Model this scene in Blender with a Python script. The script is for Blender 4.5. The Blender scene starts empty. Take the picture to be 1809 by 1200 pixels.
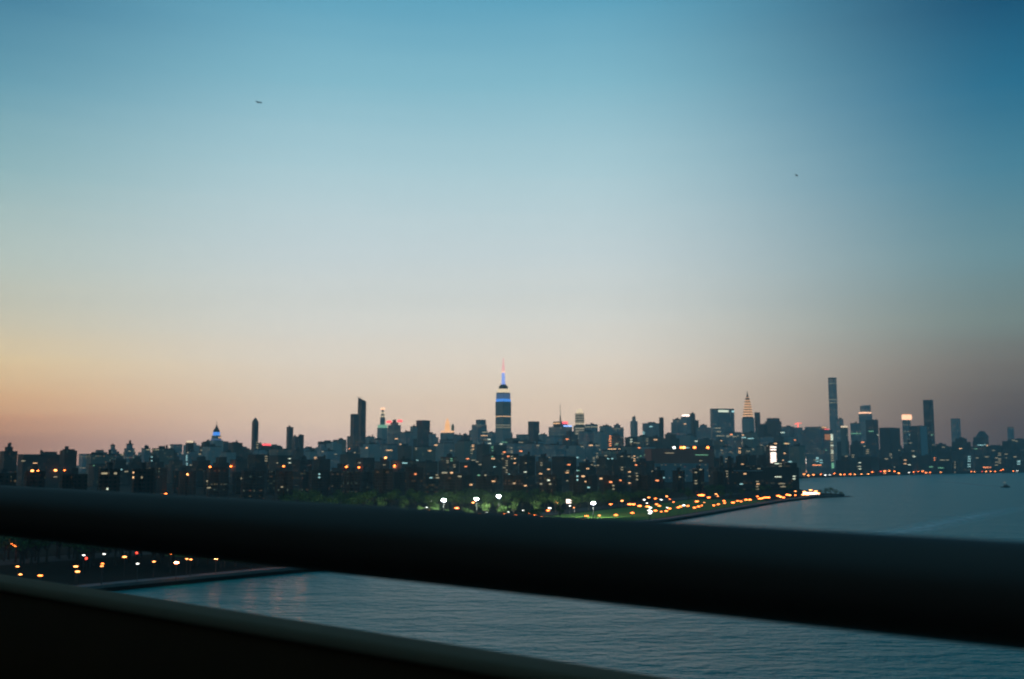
import bpy, bmesh, math, random
from mathutils import Vector, Matrix

# ------------------------------------------------------------------ camera
C = bpy.context.scene.collection
scene = bpy.context.scene
EYE = 44.0
PITCH = math.radians(6.7)
F = 1800.0                       # focal length in photo pixels (photo is 1809 wide)
cam = bpy.data.cameras.new("camera")
cam.sensor_width = 36.0
cam.lens = 36.0 * F / 1809.0
cam.clip_start = 0.1
cam.clip_end = 40000
cam.dof.use_dof = True
cam.dof.focus_distance = 10.5
cam.dof.aperture_fstop = 2.0
camo = bpy.data.objects.new("camera", cam)
C.objects.link(camo)
camo.location = (0, 0, EYE)
camo.rotation_euler = (math.radians(90) + PITCH, 0, 0)
scene.camera = camo

# ------------------------------------------------------------------ render settings
scene.view_settings.view_transform = 'Standard'
scene.view_settings.look = 'None'
scene.view_settings.exposure = 0.2
scene.view_settings.gamma = 1
scene.cycles.use_denoising = True
scene.cycles.max_bounces = 6
scene.cycles.volume_bounces = 1
scene.cycles.sample_clamp_indirect = 1.5
scene.cycles.blur_glossy = 0.5
scene.cycles.caustics_reflective = False
scene.cycles.caustics_refractive = False


def lin(r, g, b):
    def f(c):
        c /= 255.0
        return c / 12.92 if c <= 0.04045 else ((c + 0.055) / 1.055) ** 2.4
    return (f(r), f(g), f(b), 1.0)


# ------------------------------------------------------------------ dusk sky (by compass direction and elevation)
world = bpy.data.worlds.new("World")
scene.world = world
world.use_nodes = True
wn = world.node_tree
wn.nodes.clear()


def N(nt, typ, **kw):
    n = nt.nodes.new(typ)
    for k, v in kw.items():
        setattr(n, k, v)
    return n


def M(nt, op, a, b=None, c=None, clamp=False):
    n = nt.nodes.new("ShaderNodeMath")
    n.operation = op
    n.use_clamp = clamp
    for i, v in enumerate((a, b, c)):
        if v is None:
            continue
        if isinstance(v, (int, float)):
            n.inputs[i].default_value = v
        else:
            nt.links.new(v, n.inputs[i])
    return n.outputs[0]


def MR(nt, v, a, b, c=0.0, d=1.0, smooth=False):
    n = nt.nodes.new("ShaderNodeMapRange")
    n.interpolation_type = 'SMOOTHSTEP' if smooth else 'LINEAR'
    nt.links.new(v, n.inputs[0])
    for i, x in enumerate((a, b, c, d)):
        n.inputs[i + 1].default_value = x
    return n.outputs[0]


def MIX(nt, f, a, b, mode='MIX'):
    n = nt.nodes.new("ShaderNodeMix")
    n.data_type = 'RGBA'
    n.blend_type = mode
    for sock, v in ((n.inputs[0], f), (n.inputs[6], a), (n.inputs[7], b)):
        if isinstance(v, (int, float, tuple)):
            sock.default_value = v
        else:
            nt.links.new(v, sock)
    return n.outputs[2]


def ramp(nt, fac, stops):
    n = nt.nodes.new("ShaderNodeValToRGB")
    n.color_ramp.interpolation = 'LINEAR'
    els = n.color_ramp.elements
    while len(els) > 1:
        els.remove(els[-1])
    els[0].position = stops[0][0]
    els[0].color = stops[0][1]
    for p, c in stops[1:]:
        e = els.new(p)
        e.color = c
    nt.links.new(fac, n.inputs[0])
    return n.outputs[0]


tc = N(wn, "ShaderNodeTexCoord")
sep = N(wn, "ShaderNodeSeparateXYZ")
wn.links.new(tc.outputs["Generated"], sep.inputs[0])
elev = M(wn, 'MULTIPLY', M(wn, 'ARCSINE', sep.outputs[2]), 180 / math.pi)
az = M(wn, 'MULTIPLY', M(wn, 'ARCTAN2', sep.outputs[0], sep.outputs[1]), 180 / math.pi)   # 0 = view heading, + = right
# thin streaks of high haze near the horizon
mp = N(wn, "ShaderNodeMapping")
mp.inputs["Scale"].default_value = (1.2, 1.2, 34.0)
wn.links.new(tc.outputs["Generated"], mp.inputs[0])
nz = N(wn, "ShaderNodeTexNoise")
nz.inputs["Scale"].default_value = 2.6
nz.inputs["Detail"].default_value = 4
wn.links.new(mp.outputs[0], nz.inputs[0])
streak = M(wn, 'MULTIPLY', M(wn, 'SUBTRACT', nz.outputs[0], 0.5), 1.0)
elev = M(wn, 'ADD', elev, streak)
ev = MR(wn, elev, 0.0, 32.0)
E = lambda deg: max(0.0, min(1.0, deg / 32.0))
#SKYBEGIN
SKY_L = [(E(0.00), (0.479, 0.178, 0.087, 1)), (E(0.75), (0.479, 0.178, 0.087, 1)), (E(2.04), (0.832, 0.343, 0.131, 1)), (E(3.18), (1.058, 0.569, 0.225, 1)), (E(4.90), (1.143, 0.813, 0.395, 1)), (E(7.20), (0.894, 0.802, 0.563, 1)), (E(10.35), (0.587, 0.684, 0.604, 1)), (E(14.60), (0.297, 0.502, 0.525, 1)), (E(18.76), (0.123, 0.330, 0.429, 1)), (E(22.79), (0.045, 0.188, 0.305, 1)), (E(32.00), (0.034, 0.141, 0.229, 1))]
SKY_C = [(E(0.00), (0.879, 0.619, 0.523, 1)), (E(0.83), (0.879, 0.619, 0.523, 1)), (E(2.25), (1.031, 0.765, 0.574, 1)), (E(3.52), (1.057, 0.828, 0.623, 1)), (E(5.42), (1.090, 0.937, 0.765, 1)), (E(7.97), (0.993, 0.971, 0.880, 1)), (E(11.46), (0.728, 0.823, 0.831, 1)), (E(16.15), (0.464, 0.675, 0.735, 1)), (E(20.73), (0.247, 0.513, 0.621, 1)), (E(25.12), (0.116, 0.367, 0.515, 1)), (E(32.00), (0.087, 0.276, 0.386, 1))]
SKY_R = [(E(0.00), (0.080, 0.037, 0.029, 1)), (E(0.75), (0.080, 0.037, 0.029, 1)), (E(2.04), (0.100, 0.048, 0.036, 1)), (E(3.18), (0.143, 0.085, 0.058, 1)), (E(4.90), (0.218, 0.164, 0.119, 1)), (E(7.20), (0.241, 0.292, 0.247, 1)), (E(10.35), (0.169, 0.315, 0.348, 1)), (E(14.60), (0.067, 0.231, 0.326, 1)), (E(18.76), (0.015, 0.144, 0.258, 1)), (E(22.78), (0.003, 0.073, 0.161, 1)), (E(32.00), (0.002, 0.054, 0.121, 1))]  # lens vignette darkening is built into the sky colour on this side
#SKYEND
SKY_B = [(E(0), lin(48, 50, 56)), (E(6), lin(58, 80, 92)), (E(16), lin(56, 104, 124)), (E(32), lin(46, 104, 126))]
cl, cc, cr, cb = (ramp(wn, ev, s) for s in (SKY_L, SKY_C, SKY_R, SKY_B))
col = MIX(wn, MR(wn, az, -33, -9, 0, 1, True), cl, cc)
col = MIX(wn, MR(wn, az, 3, 28, 0, 1, True), col, cr)
aabs = M(wn, 'ABSOLUTE', M(wn, 'ADD', az, 18))
col = MIX(wn, MR(wn, aabs, 55, 120, 0, 1, True), col, cb)
sky = N(wn, "ShaderNodeTexSky", sky_type='NISHITA')
sky.sun_disc = False
sky.sun_elevation = math.radians(-1.5)
sky.sun_rotation = math.radians(-52)
col = MIX(wn, 1.0, col, MIX(wn, 1.0, sky.outputs[0], (0.005, 0.005, 0.005, 1), 'MULTIPLY'), 'ADD')
bg = N(wn, "ShaderNodeBackground")
bg.inputs[1].default_value = 1.0
wn.links.new(col, bg.inputs[0])
wo = N(wn, "ShaderNodeOutputWorld")
wn.links.new(bg.outputs[0], wo.inputs[0])

# ------------------------------------------------------------------ placing
CP, SP = math.cos(PITCH), math.sin(PITCH)


def ray(px, py):
    x = (px - 904.5) / F
    v = -(py - 600.0) / F
    return Vector((x, CP - v * SP, SP + v * CP))


def at(px, py, Y):
    d = ray(px, py)
    k = Y / d.y
    return Vector((d.x * k, Y, EYE + d.z * k))


def ground(px, py, z=0.0):
    d = ray(px, py)
    k = (z - EYE) / d.z
    return Vector((d.x * k, d.y * k, z))


# ------------------------------------------------------------------ materials
def newmat(name):
    m = bpy.data.materials.new(name)
    m.use_nodes = True
    nt = m.node_tree
    b = nt.nodes["Principled BSDF"]
    return m, nt, b


def plain(name, col, rough=0.7, metal=0.0, vary=0.25, scale=0.6):
    m, nt, b = newmat(name)
    t = N(nt, "ShaderNodeTexCoord")
    n = N(nt, "ShaderNodeTexNoise")
    n.inputs["Scale"].default_value = scale
    n.inputs["Detail"].default_value = 5
    nt.links.new(t.outputs["Object"], n.inputs[0])
    a = tuple(c * (1 - vary) for c in col[:3]) + (1,)
    c = tuple(min(1, c * (1 + vary)) for c in col[:3]) + (1,)
    nt.links.new(MIX(nt, n.outputs[0], a, c), b.inputs["Base Color"])
    b.inputs["Roughness"].default_value = rough
    b.inputs["Metallic"].default_value = metal
    return m


def glow(name, col, strength, sample='NONE'):
    m, nt, b = newmat(name)
    b.inputs["Base Color"].default_value = (0.3, 0.3, 0.3, 1)
    b.inputs["Emission Color"].default_value = tuple(col[:3]) + (1,)
    b.inputs["Emission Strength"].default_value = strength
    m.cycles.emission_sampling = sample
    return m


def facade(name, base, glass, lit=0.06, cu=3.4, cv=3.5, wu=0.6, wv=0.5, power=0.5, bands=0.0):
    """wall with a grid of window openings; some of them lit"""
    m, nt, b = newmat(name)
    t = N(nt, "ShaderNodeTexCoord")
    s = N(nt, "ShaderNodeSeparateXYZ")
    nt.links.new(t.outputs["Object"], s.inputs[0])
    g = N(nt, "ShaderNodeNewGeometry")
    oi = N(nt, "ShaderNodeObjectInfo")
    u = M(nt, 'DIVIDE', M(nt, 'ADD', s.outputs[0], s.outputs[1]), cu)
    v = M(nt, 'DIVIDE', s.outputs[2], cv)
    fu, fv = M(nt, 'FLOOR', u), M(nt, 'FLOOR', v)
    ru, rv = M(nt, 'FRACT', u), M(nt, 'FRACT', v)
    mu = M(nt, 'MULTIPLY', M(nt, 'GREATER_THAN', ru, (1 - wu) / 2), M(nt, 'LESS_THAN', ru, 1 - (1 - wu) / 2))
    mv = M(nt, 'MULTIPLY', M(nt, 'GREATER_THAN', rv, 0.3), M(nt, 'LESS_THAN', rv, 0.3 + wv))
    sn = N(nt, "ShaderNodeSeparateXYZ")
    nt.links.new(g.outputs["Normal"], sn.inputs[0])
    side = M(nt, 'LESS_THAN', M(nt, 'ABSOLUTE', sn.outputs[2]), 0.5)
    win = M(nt, 'MULTIPLY', M(nt, 'MULTIPLY', mu, mv), side)
    cmb = N(nt, "ShaderNodeCombineXYZ")
    nt.links.new(fu, cmb.inputs[0]); nt.links.new(fv, cmb.inputs[1])
    nt.links.new(M(nt, 'MULTIPLY', oi.outputs["Random"], 500.0), cmb.inputs[2])
    wh = N(nt, "ShaderNodeTexWhiteNoise")
    nt.links.new(cmb.outputs[0], wh.inputs[0])
    cmb2 = N(nt, "ShaderNodeCombineXYZ")
    nt.links.new(fv, cmb2.inputs[1])
    nt.links.new(M(nt, 'MULTIPLY', oi.outputs["Random"], 310.0), cmb2.inputs[2])
    wf = N(nt, "ShaderNodeTexWhiteNoise")
    nt.links.new(cmb2.outputs[0], wf.inputs[0])
    thr = M(nt, 'ADD', M(nt, 'MULTIPLY', M(nt, 'POWER', wf.outputs[0], 6.0), 0.28 + bands), lit)
    on = M(nt, 'MULTIPLY', M(nt, 'LESS_THAN', wh.outputs[0], thr), win)
    sc = N(nt, "ShaderNodeSeparateColor")
    nt.links.new(wh.outputs[1], sc.inputs[0])
    lc = ramp(nt, sc.outputs[1], [(0, lin(255, 170, 90)), (0.35, lin(255, 205, 140)), (0.6, lin(225, 235, 190)), (0.8, lin(190, 235, 215)), (1, lin(255, 120, 60))])
    n = N(nt, "ShaderNodeTexNoise")
    n.inputs["Scale"].default_value = 0.06
    n.inputs["Detail"].default_value = 5
    nt.links.new(t.outputs["Object"], n.inputs[0])
    k = M(nt, 'ADD', M(nt, 'MULTIPLY', oi.outputs["Random"], 0.7), M(nt, 'MULTIPLY', n.outputs[0], 0.6))
    wallc = MIX(nt, 1.0, base, MIX(nt, M(nt, 'MINIMUM', k, 1.0), (0.75, 0.8, 0.8, 1), (1.3, 1.42, 1.42, 1)), 'MULTIPLY')
    nt.links.new(MIX(nt, win, wallc, glass), b.inputs["Base Color"])
    b.inputs["Roughness"].default_value = 0.55
    nt.links.new(MR(nt, win, 0, 1, 0.8, 0.25), b.inputs["Roughness"])
    nt.links.new(lc, b.inputs["Emission Color"])
    nt.links.new(M(nt, 'MULTIPLY', M(nt, 'MULTIPLY', on, M(nt, 'ADD', M(nt, 'POWER', sc.outputs[0], 2.0), 0.2)), power), b.inputs["Emission Strength"])
    m.cycles.emission_sampling = 'NONE'
    return m


MAT = {}
MAT['brick'] = facade('brick_facade', (0.13, 0.075, 0.055, 1), (0.03, 0.035, 0.04, 1), 0.03, 3.2, 2.9, 0.42, 0.45, 0.5)
MAT['darkbrick'] = facade('dark_brick_facade', (0.045, 0.024, 0.018, 1), (0.02, 0.022, 0.025, 1), 0.022, 3.2, 2.9, 0.42, 0.45, 0.4)
MAT['stone'] = facade('limestone_facade', (0.405, 0.405, 0.378, 1), (0.095, 0.121, 0.135, 1), 0.06, 3.4, 3.6, 0.45, 0.5, 0.75)
MAT['tan'] = facade('tan_brick_facade', (0.270, 0.223, 0.176, 1), (0.068, 0.074, 0.081, 1), 0.04, 3.4, 3.3, 0.45, 0.5, 0.75)
MAT['glass'] = facade('glass_facade', (0.230, 0.311, 0.338, 1), (0.162, 0.243, 0.270, 1), 0.07, 3.0, 3.8, 0.85, 0.62, 0.75, 0.3)
MAT['darkglass'] = facade('dark_glass_facade', (0.05, 0.06, 0.07, 1), (0.03, 0.04, 0.05, 1), 0.03, 3.0, 3.8, 0.85, 0.62, 0.35, 0.2)
MAT['grey'] = facade('grey_concrete_facade', (0.297, 0.338, 0.351, 1), (0.108, 0.121, 0.135, 1), 0.07, 3.6, 3.4, 0.55, 0.5, 0.75, 0.1)
MAT['roof'] = plain('roof_tar', (0.06, 0.06, 0.062), 0.9)
MAT['metal'] = plain('dark_metal', (0.05, 0.05, 0.055), 0.6, 0.3)
MAT['tank'] = plain('tank_wood', (0.08, 0.06, 0.045), 0.9)
MAT['copper'] = plain('green_copper', (0.14, 0.3, 0.24), 0.7)
MAT['pale'] = plain('pale_glass_edge', (0.3, 0.42, 0.46), 0.35)

G = {}
G['sodium'] = glow('sodium_light', (1.0, 0.19, 0.03), 7.5, 'AUTO')
G['amber'] = glow('amber_light', (1.0, 0.32, 0.08), 6.5, 'AUTO')
G['white'] = glow('white_light', (0.95, 0.95, 0.85), 4, 'AUTO')
G['flood'] = glow('flood_light', (0.8, 0.8, 1.0), 22, 'AUTO')
G['sodium_near'] = glow('sodium_promenade_light', (1.0, 0.3, 0.12), 48, 'AUTO')
G['red'] = glow('red_light', (1.0, 0.06, 0.03), 4)
G['w_warm'] = glow('warm_window', (1.0, 0.55, 0.25), 1.25)
G['w_white'] = glow('pale_window', (0.85, 0.95, 0.72), 1.0)
G['w_orange'] = glow('orange_window', (1.0, 0.3, 0.1), 1.9)
G['w_cool'] = glow('cool_window', (0.45, 0.85, 0.85), 0.9)
G['w_dim'] = glow('dim_window', (0.85, 0.7, 0.4), 0.38)
G['w_green'] = glow('green_window', (0.3, 0.8, 0.45), 0.5)
G['blue'] = glow('blue_floodlit', (0.06, 0.27, 0.85), 0.95)
G['blue_soft'] = glow('blue_floodlit_soft', (0.12, 0.2, 0.45), 0.35)
G['blue_pale'] = glow('pale_blue_floodlit', (0.3, 0.42, 0.95), 0.95)
G['pink'] = glow('pink_floodlit', (1.0, 0.5, 0.48), 0.9)
G['cream'] = glow('cream_floodlit', (1.0, 0.78, 0.5), 0.85)
G['gold'] = glow('gold_floodlit', (1.0, 0.5, 0.2), 0.95)
G['goldbright'] = glow('gold_floodlit_bright', (1.0, 0.55, 0.28), 1.0)
G['greenlit'] = glow('green_floodlit', (0.28, 0.62, 0.4), 0.55)
G['hot'] = glow('lit_floor', (1.0, 0.78, 0.66), 2.6)
G['signred'] = glow('red_sign', (1.0, 0.09, 0.1), 1.6)
G['signwarm'] = glow('warm_sign', (1.0, 0.52, 0.3), 1.7)
G['signblue'] = glow('blue_sign', (0.3, 0.5, 1.0), 1.6)
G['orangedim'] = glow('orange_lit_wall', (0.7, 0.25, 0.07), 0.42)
G['creamdim'] = glow('dim_cream_floodlit', (0.75, 0.62, 0.4), 0.42)


# ------------------------------------------------------------------ mesh helpers
def new_obj(name, bm, mat, parent=None, smooth=False):
    me = bpy.data.meshes.new(name)
    bm.normal_update()
    bm.to_mesh(me)
    bm.free()
    if mat is not None:
        me.materials.append(mat)
    if smooth:
        for p in me.polygons:
            p.use_smooth = True
    o = bpy.data.objects.new(name, me)
    C.objects.link(o)
    if parent is not None:
        o.parent = parent
    return o


def box(bm, x0, x1, y0, y1, z0, z1):
    v = [bm.verts.new(p) for p in ((x0, y0, z0), (x1, y0, z0), (x1, y1, z0), (x0, y1, z0),
                                   (x0, y0, z1), (x1, y0, z1), (x1, y1, z1), (x0, y1, z1))]
    for f in ((0, 3, 2, 1), (4, 5, 6, 7), (0, 1, 5, 4), (1, 2, 6, 5), (2, 3, 7, 6), (3, 0, 4, 7)):
        bm.faces.new([v[i] for i in f])


def cbox(bm, w, d, z0, z1, cx=0, cy=0):
    box(bm, cx - w / 2, cx + w / 2, cy - d / 2, cy + d / 2, z0, z1)


def prism(bm, pts, z0, z1):
    a = [bm.verts.new((x, y, z0)) for x, y in pts]
    b = [bm.verts.new((x, y, z1)) for x, y in pts]
    n = len(pts)
    bm.faces.new(b)
    bm.faces.new(a[::-1])
    for i in range(n):
        bm.faces.new((a[i], a[(i + 1) % n], b[(i + 1) % n], b[i]))


def lathe(bm, prof, seg=12, cx=0, cy=0):
    rings = []
    for r, z in prof:
        rings.append([bm.verts.new((cx + r * math.cos(2 * math.pi * i / seg), cy + r * math.sin(2 * math.pi * i / seg), z)) for i in range(seg)])
    for a, b in zip(rings, rings[1:]):
        for i in range(seg):
            bm.faces.new((a[i], a[(i + 1) % seg], b[(i + 1) % seg], b[i]))
    bm.faces.new(rings[0][::-1])
    bm.faces.new(rings[-1])


def frustum(bm, w0, d0, z0, w1, d1, z1, cx=0, cy=0):
    a = [bm.verts.new((cx + sx * w0 / 2, cy + sy * d0 / 2, z0)) for sx, sy in ((-1, -1), (1, -1), (1, 1), (-1, 1))]
    b = [bm.verts.new((cx + sx * w1 / 2, cy + sy * d1 / 2, z1)) for sx, sy in ((-1, -1), (1, -1), (1, 1), (-1, 1))]
    bm.faces.new(a[::-1]); bm.faces.new(b)
    for i in range(4):
        bm.faces.new((a[i], a[(i + 1) % 4], b[(i + 1) % 4], b[i]))


def tube(bm, p, q, r0, r1=None, seg=8):
    r1 = r0 if r1 is None else r1
    p, q = Vector(p), Vector(q)
    z = (q - p).normalized()
    x = z.orthogonal().normalized()
    y = z.cross(x)
    a = [bm.verts.new(p + (x * math.cos(t) + y * math.sin(t)) * r0) for t in [2 * math.pi * i / seg for i in range(seg)]]
    b = [bm.verts.new(q + (x * math.cos(t) + y * math.sin(t)) * r1) for t in [2 * math.pi * i / seg for i in range(seg)]]
    bm.faces.new(a[::-1]); bm.faces.new(b)
    for i in range(seg):
        bm.faces.new((a[i], a[(i + 1) % seg], b[(i + 1) % seg], b[i]))


def empty(name, loc, rz=0.0, label=None, cat=None, group=None):
    o = bpy.data.objects.new(name, None)
    C.objects.link(o)
    o.location = loc
    o.rotation_euler = (0, 0, rz)
    tag(o, label, cat, group)
    return o


def tag(o, label=None, cat=None, group=None, kind=None):
    if label: o['label'] = label
    if cat: o['category'] = cat
    if group: o['group'] = group
    if kind: o['kind'] = kind
    return o


# ------------------------------------------------------------------ water, land
bm = bmesh.new()
v = [bm.verts.new(p) for p in ((-7000, -3000, 0), (7000, -3000, 0), (7000, 7200, 0), (-7000, 7200, 0))]
bm.faces.new(v)
m, nt, b = newmat("river_water")
b.inputs["Base Color"].default_value = (0.0, 0.275, 0.275, 1)
b.inputs['Specular Tint'].default_value = (0.7, 1.0, 1.0, 1)
b.inputs["Roughness"].default_value = 0.3
b.inputs["IOR"].default_value = 1.25
t = N(nt, "ShaderNodeTexCoord")
hs = None
for sc_, st, amp, rot in ((0.9, 1.4, 0.75, 12), (0.28, 1.7, 4.2, -8), (0.07, 2.2, 7.0, 6), (0.014, 2.0, 8.0, 25)):
    mp = N(nt, "ShaderNodeMapping")
    mp.inputs["Scale"].default_value = (sc_ / st, sc_, 1)
    mp.inputs["Rotation"].default_value = (0, 0, math.radians(rot))
    nt.links.new(t.outputs["Object"], mp.inputs[0])
    n = N(nt, "ShaderNodeTexNoise")
    n.inputs["Scale"].default_value = 1.0
    n.inputs["Detail"].default_value = 3
    n.inputs["Roughness"].default_value = 0.6
    nt.links.new(mp.outputs[0], n.inputs[0])
    h = M(nt, 'MULTIPLY', n.outputs[0], amp)
    hs = h if hs is None else M(nt, 'ADD', hs, h)
bp = N(nt, "ShaderNodeBump")
bp.inputs["Strength"].default_value = 0.9
bp.inputs["Distance"].default_value = 1.0
nt.links.new(hs, bp.inputs["Height"])
nt.links.new(bp.outputs[0], b.inputs["Normal"])
tag(new_obj('water', bm, m), kind='structure')

SHORE = [(-420, -140), (-136, 347), (-78, 410), (112, 730), (273, 1049), (367, 1209), (400, 1240),
         (392, 1262), (376, 1290), (425, 1560), (640, 2330), (700, 2440), (1225, 3020), (1740, 3440), (3200, 3700), (6900, 3900)]
LANDZ = 2.0
bm = bmesh.new()
pts = SHORE + [(6900, 7100), (-6900, 7100), (-6900, -2500), (-1500, -2500)]
from mathutils.geometry import tessellate_polygon
top = [bm.verts.new((x, y, LANDZ)) for x, y in pts]
low = [bm.verts.new((x, y, -3)) for x, y in pts]
for tri in tessellate_polygon([[Vector((x, y, 0)) for x, y in pts]]):
    f = bm.faces.new([top[i] for i in tri])
    f.normal_update()
    if f.normal.z < 0: f.normal_flip()
for i in range(len(pts)):
    j = (i + 1) % len(pts)
    bm.faces.new((top[i], low[i], low[j], top[j]))
m_land = plain('dark_city_ground', (0.014, 0.009, 0.006), 0.95, 0, 0.5, 0.02)
m_land.node_tree.nodes['Principled BSDF'].inputs['Specular IOR Level'].default_value = 0.05
tag(new_obj('ground', bm, m_land), kind='structure')


def on_land(x, y, inset=0.0):
    inside = False
    n = len(pts)
    for i in range(n):
        x1, y1 = pts[i]; x2, y2 = pts[(i + 1) % n]
        if (y1 > y) != (y2 > y) and x < (x2 - x1) * (y - y1) / (y2 - y1) + x1:
            inside = not inside
    if inside and inset:
        return on_land(x + inset, y) and on_land(x, y - inset)
    return inside


def strip(name, line, off0, off1, z, mat, kind='structure'):
    """a flat ribbon along a polyline, between two offsets on its land side"""
    bm = bmesh.new()
    rows = []
    for i, p in enumerate(line):
        a = Vector(line[max(0, i - 1)]); c = Vector(line[min(len(line) - 1, i + 1)])
        d = (c - a).normalized()
        nrm = Vector((-d.y, d.x))
        q = Vector(p)
        rows.append((bm.verts.new((q.x + nrm.x * off0, q.y + nrm.y * off0, z)), bm.verts.new((q.x + nrm.x * off1, q.y + nrm.y * off1, z))))
    for r0, r1 in zip(rows, rows[1:]):
        bm.faces.new((r0[0], r1[0], r1[1], r0[1]))
    bmesh.ops.recalc_face_normals(bm, faces=bm.faces)
    for f in bm.faces:
        if f.normal.z < 0:
            f.normal_flip()
    return tag(new_obj(name, bm, mat), kind=kind)


line = SHORE[0:6]
m_path = plain('promenade_concrete', (0.13, 0.13, 0.14), 0.85, 0, 0.2, 0.1)
m_road = plain('asphalt', (0.055, 0.055, 0.056), 0.85, 0, 0.25, 0.1)
m_grass = plain('grass_field', (0.1, 0.19, 0.04), 0.95, 0, 0.35, 0.05)
for _m in (m_grass, m_road, m_path):
    _m.node_tree.nodes['Principled BSDF'].inputs['Specular IOR Level'].default_value = 0.08
strip('promenade', line, 1.2, 9, LANDZ + 0.06, m_path)
strip('road', line, 96, 120, LANDZ + 0.06, m_road)
strip('lawn', line[2:5], 11, 90, LANDZ + 0.05, m_grass)
bm = bmesh.new()          # stone cap along the sea wall
for a, c in zip(SHORE[:9], SHORE[1:9]):
    a, c = Vector(a), Vector(c)
    d = (c - a).normalized(); nrm = Vector((-d.y, d.x))
    q = [a + nrm * -0.25, c + nrm * -0.25, c + nrm * 0.9, a + nrm * 0.9]
    prism(bm, [(p.x, p.y) for p in q], 1.4, LANDZ + 0.45)
bmesh.ops.recalc_face_normals(bm, faces=bm.faces)
o = new_obj('sea_wall', bm, plain('sea_wall_stone', (0.12, 0.115, 0.11), 0.9, 0, 0.3, 0.3))
tag(o, 'long low dark stone wall holding the straight park shore above the river', 'wall')

# ------------------------------------------------------------------ buildings
ROT = math.radians(44)
CS = math.cos(ROT) + math.sin(ROT)
BASE = LANDZ - 1.0
rnd = random.Random(11)
ORD = {1: 'first', 2: 'second', 3: 'third', 4: 'fourth', 5: 'fifth', 6: 'sixth', 7: 'seventh', 8: 'eighth', 9: 'ninth', 10: 'tenth'}
LANDMARKS = []
BUILDINGS = {}


class Bld:
    """a building whose silhouette spans px0..px1 and reaches ytop, standing at distance Y"""
    def __init__(s, name, label, px0, px1, ytop, Y, rot=ROT, group=None, aspect=1.0, cat='building'):
        a, c = at(px0, ytop, Y), at(px1, ytop, Y)
        s.Y = Y
        s.pxc = (px0 + px1) / 2
        s.top = a.z - BASE
        span = c.x - a.x
        k = math.cos(rot) + aspect * math.sin(rot)
        s.w = span / k
        s.d = s.w * aspect
        s.ppm = F / Y
        s.root = empty(name, ((a.x + c.x) / 2, Y + (s.w * math.sin(rot) + s.d * math.cos(rot)) / 2, BASE), rot, label, cat, group)
        BUILDINGS[s.root.name] = s.root

    def z(s, py):
        return at(s.pxc, py, s.Y).z - BASE

    def px(s, n):           # photo pixels across -> metres of side of a square plan seen corner on
        return n / F * s.Y / CS

    def part(s, name, bm, mat, smooth=False):
        return new_obj(name, bm, mat, s.root, smooth)


def roof_kit(B, w, d, z, rng, tank=True, big=True):
    """parapet, bulkhead and perhaps a water tank on a flat roof"""
    bm = bmesh.new()
    t = 0.5
    h = 1.2
    box(bm, -w / 2 - .15, w / 2 + .15, -d / 2 - .15, -d / 2 + t, z - 0.6, z + h)
    box(bm, -w / 2 - .15, w / 2 + .15, d / 2 - t, d / 2 + .15, z - 0.6, z + h)
    box(bm, -w / 2 - .15, -w / 2 + t, -d / 2 + t + .003, d / 2 - t - .003, z - 0.6, z + h)
    box(bm, w / 2 - t, w / 2 + .15, -d / 2 + t + .003, d / 2 - t - .003, z - 0.6, z + h)
    B.part('parapet', bm, MAT['roof'])
    if big:
        bm = bmesh.new()
        bw, bd = w * rng.uniform(.25, .5), d * rng.uniform(.25, .5)
        hh = rng.uniform(3, 6.5)
        cx, cy = rng.uniform(-.18, .18) * w, rng.uniform(-.18, .18) * d
        cbox(bm, bw, bd, z - .4, z + hh, cx, cy)
        B.part('roof_house', bm, MAT['roof'])
        if tank and rng.random() < .6:
            bm = bmesh.new()
            tx, ty = -cx * 1.4 + .1 * w, -cy - .1 * d
            frustum(bm, 3.0, 3.0, z - .3, 2.4, 2.4, z + 3.15, tx, ty)
            stand = bm
            bm = bmesh.new()
            lathe(bm, [(1.9, z + 3.1), (1.95, z + 6.6)], 12, tx, ty)
            wt = B.part('water_tank', bm, MAT['tank'])
            new_obj('tank_stand', stand, MAT['metal'], wt)
            bm = bmesh.new()
            lathe(bm, [(2.15, z + 6.62), (2.15, z + 6.8), (.1, z + 8.2)], 12, tx, ty)
            new_obj('tank_roof', bm, MAT['roof'], wt)


def simple(name, label, px0, px1, ytop, Y, mat='grey', kit=True, step=None, rot=ROT, group=None, aspect=1.0, rng=None, tank=True):
    rng = rng or rnd
    B = Bld(name, label, px0, px1, ytop, Y, rot, group, aspect)
    bm = bmesh.new()
    z = B.top
    if step:                 # (fraction of width, photo row where the narrower top begins)
        fw, ys = step
        zs = B.z(ys)
        cbox(bm, B.w, B.d, 0, zs)
        cbox(bm, B.w * fw, B.d * fw, zs - .6, z)
        B.part('wall', bm, MAT[mat])
        roof_kit(B, B.w * fw, B.d * fw, z, rng, tank, kit)
    else:
        cbox(bm, B.w, B.d, 0, z)
        B.part('wall', bm, MAT[mat])
        roof_kit(B, B.w, B.d, z, rng, tank, kit)
    return B


def band(B, name, mat, n_px, y0, y1, cx=0, cy=0, out=0.0, side=None):
    """a lit storey or sign wrapped round the building, n_px photo pixels wide, between rows y0 (top) and y1"""
    s = B.px(n_px) + out
    bm = bmesh.new()
    cbox(bm, s, s, B.z(y1), B.z(y0), cx, cy)
    return B.part(name, bm, mat)


def lm(B, phrase):
    LANDMARKS.append((B.pxc, phrase))
    return B


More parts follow.
